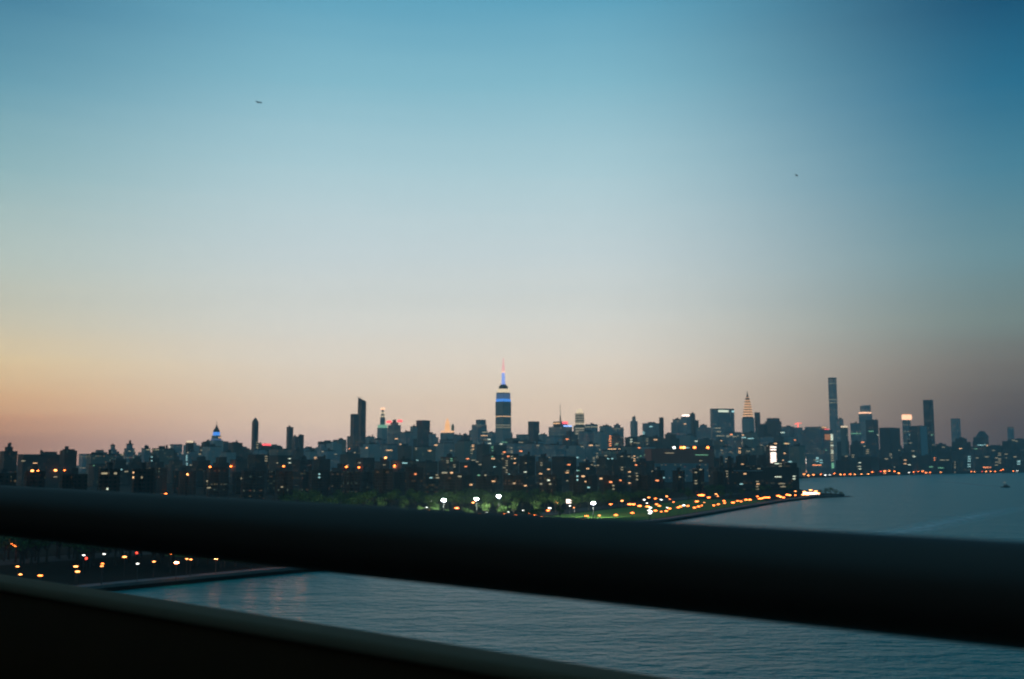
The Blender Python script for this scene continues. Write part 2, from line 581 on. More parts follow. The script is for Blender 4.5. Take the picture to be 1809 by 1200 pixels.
# --- towers that can be told apart, from the left of the view to the right
simple('brick_apartment_block', 'dark stepped apartment block at the far west edge of the skyline', -8, 24, 791, 1500, 'darkbrick', step=(.45, 797))
simple('apartment_block', 'long low dark block beside the stepped block at the west edge', 22, 98, 804, 1550, 'darkbrick', aspect=.35)
lm(simple('apartment_tower', 'square dark tower alone above the western tree line, flat topped', 99, 130, 795, 1500, 'darkbrick', step=(.7, 796)), 'the square tower above the western trees')
simple('office_block', 'low wide block east of the square tower over the western trees', 147, 192, 803, 1700, 'tan', aspect=.5)
lm(simple('church_tower', 'slim western tower with a narrow stepped top, first of a similar pair', 189, 204, 787, 1900, 'grey', step=(.55, 794)), 'the slim western pair')
simple('stepped_tower', 'wider stepped tower, second of the slim western pair', 216, 235, 785, 1900, 'grey', step=(.6, 792))
simple('apartment_block', 'flat block with small roof house just east of the slim western pair', 247, 263, 793, 2000, 'grey')
simple('apartment_block', 'broad grey block with a low bulkhead, two blocks east of the slim pair', 264, 300, 793, 2000, 'tan', aspect=.6)

# tower with orange lit top
B = lm(simple('lantern_tower', 'small dark tower with a glowing cream top floor', 326, 340, 783, 2500, 'darkbrick', kit=False), 'the small cream topped tower')
band(B, 'lit_top_floor', G['cream'], 12, 779, 782.5)
simple('apartment_block', 'dark block with dim windows beside the blue banded clock tower', 349, 372, 782, 2500, 'brick', step=(.6, 788))

# blue banded tower
B = lm(Bld('clock_tower', 'dark masonry tower with a glowing blue band and a pointed lantern top', 371, 389, 756, 2700), 'the blue banded tower')
bm = bmesh.new()
cbox(bm, B.px(26), B.px(26), 0, B.z(778)); cbox(bm, B.px(17), B.px(17), B.z(778) - .5, B.z(769.5))
B.part('wall', bm, MAT['stone'])
band(B, 'blue_lit_floor', G['blue'], 12.5, 763, 769.2)
band(B, 'pale_lit_cornice', G['blue_soft'], 14, 775.5, 777.5, out=6)
bm = bmesh.new()
s = B.px(13.5); frustum(bm, s, s, B.z(763.2), s * .55, s * .55, B.z(757)); frustum(bm, s * .5, s * .5, B.z(757.3), .8, .8, B.z(750))
B.part('lantern_roof', bm, MAT['roof'])
bm = bmesh.new(); tube(bm, (0, 0, B.z(751)), (0, 0, B.z(743)), .7, .25); B.part('spire', bm, MAT['metal'])
simple('apartment_block', 'low dark block with a flat top just east of the blue banded tower', 399, 425, 783, 2600, 'brick')

# slender tower with pointed cap
B = lm(Bld('slender_tower', 'slender dark tower with a small pointed cap and one pale light near the top', 443, 456, 745, 3000), 'the slender pointed tower')
bm = bmesh.new(); cbox(bm, B.px(12), B.px(12), 0, B.z(745)); B.part('wall', bm, MAT['darkglass'])
bm = bmesh.new(); frustum(bm, B.px(11), B.px(11), B.z(745) - .3, B.px(3), B.px(3), B.z(738)); B.part('cap', bm, MAT['roof'])
band(B, 'pale_lit_floor', G['w_white'], 9, 746.5, 748, out=.6)
B = lm(simple('hotel_block', 'dark block carrying a glowing red rooftop sign', 450, 480, 788, 2700, 'brick', aspect=.6), 'the block with the red roof sign')
a_ = at(452, 784, 2690)
bm = bmesh.new(); cbox(bm, B.px(24), 1.2, B.z(788.2), B.z(784), 0, -B.d * .3); B.part('rooftop_sign', bm, G['signred'])

lm(simple('slab_tower', 'narrow dark tower, taller of two close together, small mast on its roof', 505, 517, 755, 3200, 'darkglass', tank=False), 'the narrow dark pair')
simple('slab_tower', 'low shoulder block between the two narrow dark towers', 515, 527, 772, 3150, 'darkglass', tank=False)
simple('slab_tower', 'narrow dark tower, shorter of two close together', 526, 536, 769, 3200, 'darkbrick', tank=False)
simple('office_block', 'stepped grey office block, first west of the slanted tower group', 556, 577, 785, 3000, 'grey', step=(.5, 790))
simple('office_block', 'broad office block with a raised middle, west of the slanted tower group', 574, 602, 781, 3100, 'stone', step=(.4, 784))

B = lm(simple('glass_tower', 'dark tower shoulder high beside the tall slant topped tower', 618, 633, 732, 3400, 'darkglass', kit=False), 'the slant topped tower')
band(B, 'roof_screen', MAT['roof'], 14.4, 731.8, 737, out=.8)
B = Bld('slant_tower', 'tall dark glass tower with a roof slanting down to the east', 631, 646, 712, 3500)
bm = bmesh.new(); s = B.px(15)
cbox(bm, s, s, 0, B.z(712))
B.part('wall', bm, MAT['darkglass'])
bm = bmesh.new()
zt = [B.z(701.5), B.z(707.5), B.z(710), B.z(706)]
q = [bm.verts.new((sx * s / 2 * .98, sy * s / 2 * .98, B.z(712) - .4)) for sx, sy in ((-1, -1), (1, -1), (1, 1), (-1, 1))]
zz = {(-1, -1): B.z(705), (1, -1): B.z(709), (1, 1): B.z(706), (-1, 1): B.z(702)}
r_ = [bm.verts.new((sx * s / 2 * .98, sy * s / 2 * .98, zz[(sx, sy)])) for sx, sy in ((-1, -1), (1, -1), (1, 1), (-1, 1))]
bm.faces.new(r_); bm.faces.new(q[::-1])
for i in range(4): bm.faces.new((q[i], q[(i + 1) % 4], r_[(i + 1) % 4], r_[i]))
B.part('slanted_roof', bm, MAT['metal'])
bm = bmesh.new()
tube(bm, (-s * .45, s * .1, B.z(706)), (-s * .45, s * .1, B.z(701)), .7, .5)
tube(bm, (-s * .9, s * .35, B.z(700.6)), (s * .3, -s * .1, B.z(703.4)), .6, .4)
B.part('roof_crane', bm, MAT['metal'])
simple('office_block', 'low block at the east foot of the slant topped tower', 645, 661, 772, 3300, 'stone')

# white-topped tower with green floor
B = lm(Bld('campanile_tower', 'tower whose top glows in white rings above a pale green lit floor', 665, 684, 757, 3300), 'the tower with the green lit floor')
bm = bmesh.new(); cbox(bm, B.px(19), B.px(19), 0, B.z(756)); B.part('wall', bm, MAT['stone'])
band(B, 'green_lit_floor', G['greenlit'], 17, 750.5, 755.8)
bm = bmesh.new(); s = B.px(9); cbox(bm, s, s, B.z(751), B.z(738)); frustum(bm, s * .9, s * .9, B.z(738.2), s * .25, s * .25, B.z(722)); B.part('belfry', bm, MAT['stone'])
for y0, y1, n in ((720.5, 723, 8), (728.5, 730.3, 9.5), (735, 736.2, 9.5)):
    band(B, 'white_lit_ring', G['cream'] if y0 > 725 else G['signwarm'], n, y0, y1)
# pair of red lights
B = lm(simple('office_tower', 'dark tower with two glowing red roof signs at its corners', 684, 707, 747, 3400, 'grey', step=(.6, 751), kit=False), 'the tower with two red roof signs')
for cx, cy, y0, y1, n in ((-.42, .42, 743, 747, 9), (.42, -.42, 741.5, 745.5, 9)):
    bm = bmesh.new(); cbox(bm, B.px(n), B.px(n), B.z(y1), B.z(y0), cx * B.w, cy * B.d); B.part('red_roof_sign', bm, G['signred'])
bm = bmesh.new(); cbox(bm, B.px(6), B.px(6), B.z(748), B.z(741)); B.part('roof_house', bm, MAT['roof'])
simple('office_block', 'mid height block filling the gap east of the two red roof signs', 704, 729, 764, 3200, 'grey')
simple('office_block', 'lower shoulder on the west side of the broad dark slab', 724, 737, 754, 3350, 'stone')
lm(simple('office_slab', 'broad dark flat topped slab between the red signs and the gold spire', 734, 759, 743, 3400, 'darkglass', kit=False), 'the broad dark slab')
simple('office_block', 'low step on the east side of the broad dark slab', 757, 770, 767, 3300, 'grey')

# gold pyramid
B = lm(Bld('gold_spired_building', 'broad block topped by a glowing gold spire on a lit orange ledge', 777, 802, 765, 3500), 'the gold spired building')
bm = bmesh.new(); cbox(bm, B.px(25), B.px(25), 0, B.z(764.5)); B.part('wall', bm, MAT['stone'])
band(B, 'lit_ledge', G['goldbright'], 24, 761, 764)
bm = bmesh.new(); s = B.px(10); frustum(bm, s, s, B.z(761.2), s * .85, s * .85, B.z(749)); frustum(bm, s * .8, s * .8, B.z(749.2), 1, 1, B.z(738))
B.part('gold_spire', bm, G['gold'])
band(B, 'pale_spire_ring', G['goldbright'], 9, 744, 745.2)
bm = bmesh.new(); cbox(bm, B.px(5), B.px(5), B.z(765), B.z(752), B.w * .38, -B.d * .38); frustum(bm, B.px(5), B.px(5), B.z(752.2), .4, .4, B.z(748), B.w * .38, -B.d * .38)
B.part('copper_turret', bm, MAT['copper'])
simple('office_block', 'low dark block just east of the gold spired building', 800, 815, 769, 3300, 'grey')

B = lm(Bld('stepped_office_tower', 'stepped glass tower with bright office floors, west of the tallest spire', 828, 861, 741, 3600), 'the stepped glass tower')
bm = bmesh.new(); cbox(bm, B.px(33), B.px(33), 0, B.z(760)); cbox(bm, B.px(27), B.px(27), B.z(760) - .5, B.z(750), B.w * .05, -B.w * .05)
cbox(bm, B.px(18), B.px(18), B.z(750) - .5, B.z(741), B.w * .14, -B.w * .14); B.part('wall', bm, MAT['glass'])
for y, cx in ((750, .12), (760, .1), (769, .16), (779, .14)):
    bm = bmesh.new(); cbox(bm, B.px(18 if y < 755 else 23), B.px(18 if y < 755 else 23), B.z(y + 1), B.z(y), B.w * cx, -B.w * cx); B.part('lit_floor', bm, G['w_warm'])
simple('office_block', 'dark narrow block on the west side of the stepped glass tower', 811, 830, 769, 3450, 'darkglass')

# tallest spire
B = lm(Bld('spire_skyscraper', 'tallest skyscraper with blue lit upper floors and a pink and blue mast', 875, 903, 712, 4070), 'the tallest spire')
bm = bmesh.new()
cbox(bm, B.px(40), B.px(40), 0, B.z(783)); cbox(bm, B.px(33), B.px(33), B.z(783) - 1, B.z(764))
cbox(bm, B.px(28), B.px(28), B.z(764) - 1, B.z(709.3))
B.part('wall', bm, MAT['stone'])
band(B, 'blue_lit_floors', G['blue'], 26.5, 704.5, 709.2)
band(B, 'soft_blue_floors', G['blue_soft'], 25.5, 695, 704.4)
band(B, 'dark_setback', MAT['stone'], 25, 693.2, 694.9)
band(B, 'cream_lit_crown', G['cream'], 21, 686.5, 693)
bm = bmesh.new(); s = B.px(16); cbox(bm, s, s, B.z(686.6), B.z(681.5)); frustum(bm, s * .9, s * .9, B.z(681.6), s * .5, s * .5, B.z(678)); B.part('observation_drum', bm, MAT['metal'])
bm = bmesh.new(); lathe(bm, [(B.px(8.5) / 2 * 1.2, B.z(679)), (B.px(7.5) / 2 * 1.2, B.z(672)), (B.px(6) / 2 * 1.2, B.z(657))], 12); B.part('mooring_mast', bm, G['blue_pale'], True)
bm = bmesh.new(); lathe(bm, [(B.px(9.5) / 2, B.z(657)), (B.px(9.5) / 2, B.z(655.2))], 14); B.part('white_mast_ring', bm, G['signwarm'])
bm = bmesh.new(); tube(bm, (0, 0, B.z(655.5)), (0, 0, B.z(645)), B.px(8) / 2, B.px(6.5) / 2); tube(bm, (0, 0, B.z(645.5)), (0, 0, B.z(631)), B.px(5) / 2, B.px(2) / 2); B.part('antenna', bm, G['pink'])
for y, mt in ((735, 'w_warm'), (750.5, 'w_dim'), (754.6, 'w_dim')):
    band(B, 'lit_floor', G[mt], 28, y, y + 1, out=.5)
simple('office_block', 'low block touching the west foot of the tallest spire', 861, 876, 764, 3700, 'grey')

simple('arched_roof_hall', 'low block with a gently arched roof east of the tallest spire', 912, 935, 768, 3700, 'grey', kit=False)
lm(simple('office_slab', 'dark slab tower standing alone east of the tallest spire', 933, 953, 745, 3900, 'darkglass', kit=False), 'the lone slab east of the spire')
simple('office_block', 'lower block behind the lone slab east of the spire', 952, 967, 768, 3800, 'grey')

# blue and red lit glass tower
B = lm(Bld('antenna_glass_tower', 'glass tower with a red sign, a bluish white roof light and a thin antenna', 970, 1012, 755, 3800), 'the antenna topped glass tower')
bm = bmesh.new(); cbox(bm, B.px(42), B.px(42), 0, B.z(754)); B.part('wall', bm, MAT['glass'])
bm = bmesh.new(); cbox(bm, B.px(26), B.px(26), B.z(754.4), B.z(744.5)); B.part('roof_house', bm, MAT['darkglass'])
bm = bmesh.new(); cbox(bm, B.px(20), 1.5, B.z(748.5), B.z(744.4), B.px(26) * .1, -B.px(26) / 2 - 1); B.part('red_sign', bm, G['signred'])
bm = bmesh.new(); cbox(bm, 2.0, B.px(22), B.z(748.5), B.z(747), -B.px(26) / 2 - 1.2, 0); B.part('warm_sign', bm, G['w_warm'])
bm = bmesh.new(); cbox(bm, B.px(30), 2, B.z(753.6), B.z(751.2), B.px(42) * .1, -B.px(42) / 2 - .6); B.part('blue_roof_light', bm, G['signblue'])
bm = bmesh.new(); tube(bm, (0, 0, B.z(745)), (0, 0, B.z(733)), 3, 2); tube(bm, (0, 0, B.z(733.2)), (0, 0, B.z(712)), 1.2, .5); B.part('antenna', bm, MAT['metal'])

# floodlit cream tower with a round cap
B = lm(Bld('cream_floodlit_tower', 'cream floodlit stone tower with a rounded glowing cap', 1016, 1033, 727, 4000), 'the cream floodlit tower')
bm = bmesh.new(); cbox(bm, B.px(22), B.px(22), 0, B.z(752)); cbox(bm, B.px(16), B.px(16), B.z(752) - .5, B.z(730)); B.part('wall', bm, MAT['tan'])
bm = bmesh.new(); r = B.px(15) / 2 * 1.15; lathe(bm, [(r, B.z(730.5)), (r * .98, B.z(727)), (r * .8, B.z(724)), (r * .4, B.z(722))], 16); B.part('round_cap', bm, G['cream'], True)
for y in (731.5, 736, 740.5, 745): band(B, 'lit_floor', G['creamdim'], 16, y, y + 1.6, out=.6)
band(B, 'lit_cornice', G['cream'], 17.5, 748, 749.6)
for k, y in enumerate((756, 760.5, 765, 769.5, 774)):
    bm = bmesh.new(); cbox(bm, B.px(16), B.px(16), B.z(y + 2), B.z(y), -(B.px(22) / 2 - B.px(16) / 2 + .5), -(B.px(22) / 2 - B.px(16) / 2 + .5)); B.part('lit_floor', bm, G['creamdim'])
B = simple('office_block', 'dark block with a dim lit top floor beside the cream floodlit tower', 1034, 1057, 750, 3850, 'grey')
band(B, 'lit_top_floor', G['w_dim'], 22.5, 753.5, 754.8, out=.8)
simple('office_block', 'grey block, second east of the cream floodlit tower', 1060, 1082, 753, 3900, 'stone')
simple('office_block', 'block with a small red roof light, third east of the cream tower', 1080, 1103, 751, 4000, 'glass', step=(.5, 755))
lm(simple('pinnacle_tower', 'narrow dark tower with a tapering top midway between the cream tower and the wide slab', 1114, 1127, 738, 4100, 'stone', step=(.5, 744)), 'the tapering narrow tower')
simple('office_block', 'wide low block with a pale ledge east of the tapering narrow tower', 1137, 1170, 748, 4000, 'grey')
simple('chimney_tower', 'thin dark shaft at the east end of the pale ledged block', 1165, 1173, 738, 3900, 'darkbrick', kit=False)
lm(simple('office_tower', 'stepped grey tower just west of the white lit crown', 1187, 1209, 741, 3900, 'glass', step=(.7, 746)), 'the white crowned tower')
B = simple('crowned_tower', 'tower with a bright white lit crown near the wide signed slab', 1204, 1222, 737, 4000, 'grey', kit=False)
band(B, 'white_lit_crown', G['hot'], 13, 732.5, 735.5)
bm = bmesh.new(); cbox(bm, B.px(15), B.px(15), B.z(737.3), B.z(735.6)); B.part('crown_base', bm, MAT['metal'])
simple('pyramid_roof_tower', 'dark tower with a stepped pyramid top behind the white lit crown', 1214, 1236, 731, 4200, 'brick', step=(.45, 742))
simple('office_block', 'low stepped block against the west side of the wide signed slab', 1232, 1258, 751, 3900, 'glass', step=(.5, 755))

# wide slab with sign
B = lm(Bld('wide_slab_tower', 'wide pale grey slab tower with a white lit sign along its top edge', 1257, 1301, 723, 4200, rot=math.radians(12), aspect=.35), 'the wide signed slab')
bm = bmesh.new(); w, d = B.w, B.d
prism(bm, [(-w / 2, -d * .15), (-w * .28, -d / 2), (w * .28, -d / 2), (w / 2, -d * .15), (w / 2, d / 2), (-w / 2, d / 2)], 0, B.z(723)); B.part('wall', bm, MAT['grey'])
bm = bmesh.new(); prism(bm, [(-w * .505, -d * .16), (-w * .285, -d * .52), (w * .285, -d * .52), (w * .505, -d * .16), (w * .505, d * .51), (-w * .505, d * .51)], B.z(723) - 1, B.z(721.8)); B.part('roof_edge', bm, MAT['roof'])
bm = bmesh.new(); cbox(bm, w * .46, 1.2, B.z(728), B.z(724.6), -w * .05, -d / 2 - .9); B.part('white_sign', bm, G['w_white'])
bm = bmesh.new(); cbox(bm, w * .12, 1.2, B.z(728.4), B.z(725), w * .40, -d * .33 - 1.5); B.part('pale_sign', bm, G['w_cool'])

# arched lit crown
B = lm(Bld('crown_skyscraper', 'slim skyscraper whose tapering crown glows in stacked golden arches', 1313, 1335, 740, 4350), 'the golden arched crown')
bm = bmesh.new(); cbox(bm, B.px(22), B.px(22), 0, B.z(739)); B.part('wall', bm, MAT['stone'])
bm = bmesh.new()
lv = [(739, 19), (733, 17.5), (727, 16), (721, 14), (715.5, 12), (710, 10), (705, 8), (700, 5)]
for (y0, n0), (y1, n1) in zip(lv, lv[1:]):
    s0, s1 = B.px(n0), B.px(n1); frustum(bm, s0, s0, B.z(y0) - .2, s1, s1, B.z(y1))
B.part('crown', bm, MAT['metal'])
for y, n in ((733.5, 18.6), (729, 17.2), (724.5, 16), (720, 14.5), (715.5, 13), (711, 11.2), (706.5, 9.4), (701.5, 6.5)):
    band(B, 'lit_arch', G['goldbright'], n, y, y + 2.3)
bm = bmesh.new(); frustum(bm, B.px(4), B.px(4), B.z(701.6), .6, .6, B.z(690)); B.part('spire', bm, MAT['metal'])
for y in (743, 747): band(B, 'pale_lit_floor', G['w_dim'], 21, y, y + 1.2, out=1)
simple('slab_tower', 'thin dark slab touching the east side of the golden arched crown', 1334, 1344, 729, 4200, 'darkglass', kit=False)
simple('office_block', 'low dark block just east of the thin slab by the golden crown', 1342, 1357, 751, 4000, 'darkbrick')
simple('office_tower', 'broad dark tower with a narrower roof level, east of the golden crown', 1355, 1384, 739, 4000, 'darkglass', step=(.8, 744), kit=False)
simple('office_block', 'grey block with an uneven roof west of the red crane', 1383, 1406, 754, 3800, 'grey')
B = lm(simple('office_block', 'block under construction with a red lit crane on its roof', 1404, 1420, 756, 3800, 'grey', kit=False), 'the red lit crane')
bm = bmesh.new(); tube(bm, (0, 0, B.z(757)), (0, 0, B.z(746.5)), 1.0, .8); tube(bm, (-9, 9, B.z(749)), (9, -9, B.z(747.4)), .8, .5); B.part('roof_crane', bm, G['red'])

# supertall square tower
B = lm(Bld('square_supertall_tower', 'very tall thin square tower rising alone over the east side', 1465, 1480, 667, 5350), 'the thin square supertall')
bm = bmesh.new(); cbox(bm, B.px(15), B.px(15), 0, B.z(667.5)); B.part('wall', bm, MAT['glass'])
bm = bmesh.new(); cbox(bm, B.px(15) + 1, B.px(15) + 1, B.z(668.5), B.z(667)); B.part('roof_edge', bm, MAT['roof'])
for y in (677, 705.5, 711): band(B, 'pale_lit_floor', G['w_dim'], 15, y, y + .8, out=.6)
simple('office_block', 'block tucked against the east foot of the thin square supertall', 1479, 1492, 741, 4300, 'glass')
B = simple('lit_roof_block', 'small block with a warm lit roof east of the supertall', 1487, 1500, 756, 3800, 'tan', kit=False)
band(B, 'lit_roof_floor', G['cream'], 12, 752.6, 755.6)
simple('office_block', 'greenish block between the supertall and the notched silver tower', 1505, 1523, 748, 4100, 'glass')

# notched silver tower with slanted roof
B = lm(Bld('silver_tower', 'pale silver tower with a slanted roof and a white lit ledge', 1520, 1546, 726, 4700), 'the silver slant roofed tower')
bm = bmesh.new(); s = B.px(24); cbox(bm, s, s, 0, B.z(731)); B.part('wall', bm, MAT['glass'])
bm = bmesh.new(); s2 = s * .8
q = [bm.verts.new((sx * s2 / 2 + s * .1, sy * s2 / 2 + s * .02, B.z(731) - .5)) for sx, sy in ((-1, -1), (1, -1), (1, 1), (-1, 1))]
r_ = [bm.verts.new((sx * s2 / 2 + s * .1, sy * s2 / 2 + s * .02, B.z(z_))) for (sx, sy), z_ in zip(((-1, -1), (1, -1), (1, 1), (-1, 1)), (717, 715, 715, 717))]
bm.faces.new(q[::-1]); bm.faces.new(r_)
for i in range(4): bm.faces.new((q[i], q[(i + 1) % 4], r_[(i + 1) % 4], r_[i]))
B.part('slanted_roof', bm, MAT['glass'])
bm = bmesh.new(); cbox(bm, 2, s * .9, B.z(730.4), B.z(728), -s / 2 - 0, 0); cbox(bm, s * .75, 2, B.z(730.4), B.z(728.2), -s * .12, -s / 2); B.part('white_lit_ledge', bm, G['signwarm'])
simple('office_block', 'dark square block in front of the silver slant roofed tower', 1533, 1555, 742, 3900, 'darkglass', kit=False)
simple('apartment_slab', 'long dark level block between the silver tower and the pink roof sign', 1558, 1600, 756, 3700, 'darkbrick', aspect=.5, kit=False)

B = lm(Bld('signed_tower', 'narrow tower crowned by a wide glowing peach roof sign', 1596, 1613, 742, 4000), 'the peach roof sign')
bm = bmesh.new(); cbox(bm, B.px(15), B.px(15), 0, B.z(741.5)); B.part('wall', bm, MAT['glass'])
bm = bmesh.new(); s = B.px(22); prism(bm, [(-s * .5, -s * .1), (-s * .3, -s * .5), (s * .3, -s * .5), (s * .5, -s * .1), (s * .3, s * .4), (-s * .3, s * .4)], B.z(741.4), B.z(732.6)); B.part('roof_sign', bm, G['signwarm'])
bm = bmesh.new(); cbox(bm, s * .7, s * .7, B.z(732.8), B.z(731)); B.part('sign_cap', bm, G['orangedim'])
simple('office_block', 'mid height dark block between the peach roof sign and the black tower', 1611, 1632, 753, 3600, 'darkglass', kit=False)
lm(simple('black_tower', 'tall flat topped black glass tower, second tallest on the east side', 1634, 1652, 707, 3900, 'darkglass', kit=False), 'the tall black tower')
B = Bld('pale_slab', 'thin pale teal slab standing at the foot of the tall black tower', 1623, 1639, 752, 3560, rot=math.radians(8), aspect=.5)
bm = bmesh.new(); cbox(bm, B.w, B.d, 0, B.z(752)); B.part('wall', bm, MAT['darkglass'])
bm = bmesh.new(); box(bm, -B.w * .42, B.w * .42, -B.d / 2 - .8, -B.d / 2 - .01, B.z(829), B.z(753)); B.part('pale_end_wall', bm, MAT['pale'])
simple('apartment_block', 'low dark block with an uneven roof east of the tall black tower', 1653, 1684, 785, 3700, 'darkbrick', step=(.6, 789))
lm(simple('glass_tower', 'teal glass tower standing alone east of the tall black tower', 1683, 1700, 740, 4300, 'glass', kit=False), 'the lone teal tower')
simple('apartment_block', 'broad dark stepped block in front of the lone teal tower', 1688, 1722, 775, 3800, 'darkbrick', step=(.6, 781))
B = Bld('peaked_tower', 'dark tower with a sloping peaked top near the east edge', 1725, 1752, 766, 4000)
bm = bmesh.new(); cbox(bm, B.px(27), B.px(27), 0, B.z(772)); B.part('wall', bm, MAT['darkglass'])
bm = bmesh.new(); s = B.px(25); frustum(bm, s, s, B.z(772.4), s * .35, s * .35, B.z(761.5), s * .1, -s * .1); B.part('peaked_roof', bm, MAT['metal'])
LANDMARKS.append((1738, 'the peaked dark tower'))
simple('apartment_block', 'low dark block just east of the peaked dark tower', 1752, 1784, 789, 3800, 'darkbrick')
simple('slim_tower', 'thin faint tower between the peaked tower and the frame edge', 1782, 1794, 755, 4600, 'glass', kit=False)
simple('apartment_block', 'large dark block at the east end of the skyline', 1790, 1835, 776, 3800, 'darkbrick', step=(.7, 782))
simple('apartment_block', 'dark block beneath the thin faint eastern tower', 1776, 1800, 780, 3700, 'darkbrick')

# wide east-side complex with orange sign wall
B = lm(Bld('riverside_complex', 'broad riverside tower with an orange lit wall and a bright white corner', 1424, 1479, 756, 2900), 'the orange walled riverside tower')
bm = bmesh.new(); cbox(bm, B.px(55), B.px(55), 0, B.z(759)); cbox(bm, B.px(40), B.px(40), B.z(759) - .5, B.z(753.5), -2, 2); B.part('wall', bm, MAT['grey'])
W = B.px(55)
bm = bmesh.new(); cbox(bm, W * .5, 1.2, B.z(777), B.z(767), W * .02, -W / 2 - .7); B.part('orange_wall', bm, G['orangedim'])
bm = bmesh.new()
for k in range(6):
    cbox(bm, W * .2, 1.2, B.z(766.8 + k * 1.9 + 1.3), B.z(766.8 + k * 1.9), W * .385, -W / 2 - .7)
B.part('white_lit_corner', bm, G['w_white'])
for y, ym in ((786.5, .24), (796, .2), (799.5, .2)):
    bm = bmesh.new(); cbox(bm, W * ym, 1.2, B.z(y + 1.2), B.z(y), W * .385, -W / 2 - .6); B.part('lit_floor', bm, G['w_white'])
for y in range(781, 816, 4):
    bm = bmesh.new(); cbox(bm, W * .22, 1.0, B.z(y + 1.5), B.z(y), W * .37, -W / 2 - .5); B.part('dim_lit_floor', bm, G['w_dim'])
bm = bmesh.new(); cbox(bm, W * .18, 1.2, B.z(828), B.z(818), W * .385, -W / 2 - .6); B.part('green_lit_lobby', bm, G['w_green'])
for y, x in ((754.5, -.15), (757.5, .2)):
    bm = bmesh.new(); cbox(bm, W * .4, 2, B.z(y + 1), B.z(y), W * x * .6, -W * .42); B.part('roof_light', bm, G['w_warm'] if y < 755 else G['signred'])

# brown flat power house, lit along its roof
B = lm(Bld('brown_power_house', 'wide flat brown block with orange lamps along its roof', 1145, 1263, 793, 1900, rot=math.radians(6), aspect=.45), 'the wide brown power house')
bm = bmesh.new(); cbox(bm, B.w, B.d, 0, B.z(793)); B.part('wall', bm, plain('brown_cladding', (0.45, 0.14, 0.1), 0.85, 0, .15, .05))
bm = bmesh.new(); box(bm, -B.w * .45, B.w * .40, -B.d / 2 - 3, -B.d / 2 - .01, 0, B.z(819)); B.part('lower_annex', bm, MAT['grey'])
for px_, k in ((1190, 'white'), (1203, 'sodium'), (1208, 'amber'), (1227, 'sodium'), (1251, 'sodium')):
    bm = bmesh.new(); x = (px_ - B.pxc) / F * 1900
    cbox(bm, 4.2, 2.2, B.z(793) + .6, B.z(789), x, -B.d * .42); B.part('roof_lamp', bm, G[k])
    bm = bmesh.new(); cbox(bm, .5, .5, B.z(793) - .3, B.z(793) + .62, x, -B.d * .42); B.part('lamp_post', bm, MAT['metal'])
# black riverside power station
B = lm(Bld('power_station', 'huge black riverside power station with long level roofs', 1262, 1414, 823, 1420, rot=math.radians(4), aspect=.35, cat='power station'), 'the black power station')
bm = bmesh.new(); cbox(bm, B.w, B.d, 0, B.z(826)); cbox(bm, B.w * .25, B.d * .9, B.z(826) - .5, B.z(818), B.w * .36, 0); cbox(bm, B.w * .3, B.d * .8, B.z(826) - .5, B.z(822), -B.w * .1, 0)
B.part('wall', bm, MAT['darkbrick'])
bm = bmesh.new()
for k in range(4):
    x = B.w * (-.38 + k * .1)
    lathe(bm, [(3.2, B.z(826) - .5), (2.3, B.z(806))], 16, x, B.d * .1)
B.part('chimney', bm, MAT['darkbrick'])
bm = bmesh.new(); cbox(bm, B.w * .35, 1, B.z(832.4), B.z(831.4), -B.w * .12, -B.d / 2 - .5); B.part('pale_wall_strip', bm, MAT['pale'])
for px_, y in ((1374, 842), (1380, 854), (1383, 859.5)):
    bm = bmesh.new(); cbox(bm, 9, .8, B.z(y + 1.4), B.z(y), (px_ - B.pxc) / F * 1420, -B.d / 2 - .4); B.part('lit_window', bm, G['w_white'] if y < 850 else G['w_dim'])
# lit stair tower
B = lm(Bld('lit_floor_tower', 'slim tower with nine stacked pinkish white lit floors', 1356, 1373, 786, 1950, rot=math.radians(10)), 'the pinkish white lit floors')
bm = bmesh.new(); cbox(bm, B.w, B.d, 0, B.z(786)); B.part('wall', bm, MAT['darkbrick'])
for y in (789, 793.6, 799.5, 802.4, 805.3, 808.2, 811.1, 814, 816.9):
    bm = bmesh.new(); cbox(bm, B.w * .72, 1, B.z(y + 1.9), B.z(y), 0, -B.d / 2 - .5); B.part('lit_floor', bm, G['hot'])
bm = bmesh.new(); cbox(bm, B.w * .5, B.d * .5, B.z(786) - .4, B.z(783.5)); B.part('roof_house', bm, MAT['roof'])
B = simple('terrace_block', 'low black block with two bright white windows below the pinkish lit floors', 1370, 1394, 817, 1700, 'darkbrick', kit=False)
for y, x, w_ in ((818, .1, 11), (821.5, -.1, 14)):
    bm = bmesh.new(); cbox(bm, w_ * .8, w_ * .8, B.z(y + 2), B.z(y), B.w / 2 * .5 + x * 10, -B.d / 2 * .5 + x * 10)
    bm.free()
    bm = bmesh.new(); cbox(bm, B.w * .6, 1.2, B.z(y + 1.8), B.z(y), x * B.w, -B.d / 2 - .6); B.part('lit_window', bm, G['hot'])
B = simple('lit_terrace_block', 'block with bright stacked white floors just east of the black power station', 1404, 1427, 806, 2480, 'grey', kit=False)
for y, mt in ((811.5, 'hot'), (814.5, 'w_white'), (817.2, 'hot'), (830.8, 'w_warm'), (833.6, 'w_orange'), (807.4, 'w_dim')):
    bm = bmesh.new(); cbox(bm, B.w * .85, 1, B.z(y + 1.3), B.z(y), B.w * .04, -B.d / 2 - .5); B.part('lit_floor', bm, G[mt])

# --- rows of ordinary blocks, each row at its own distance
LANDMARKS.sort()


def anchor(px):
    i = min(range(len(LANDMARKS)), key=lambda k: abs(LANDMARKS[k][0] - px))
    return LANDMARKS[i]


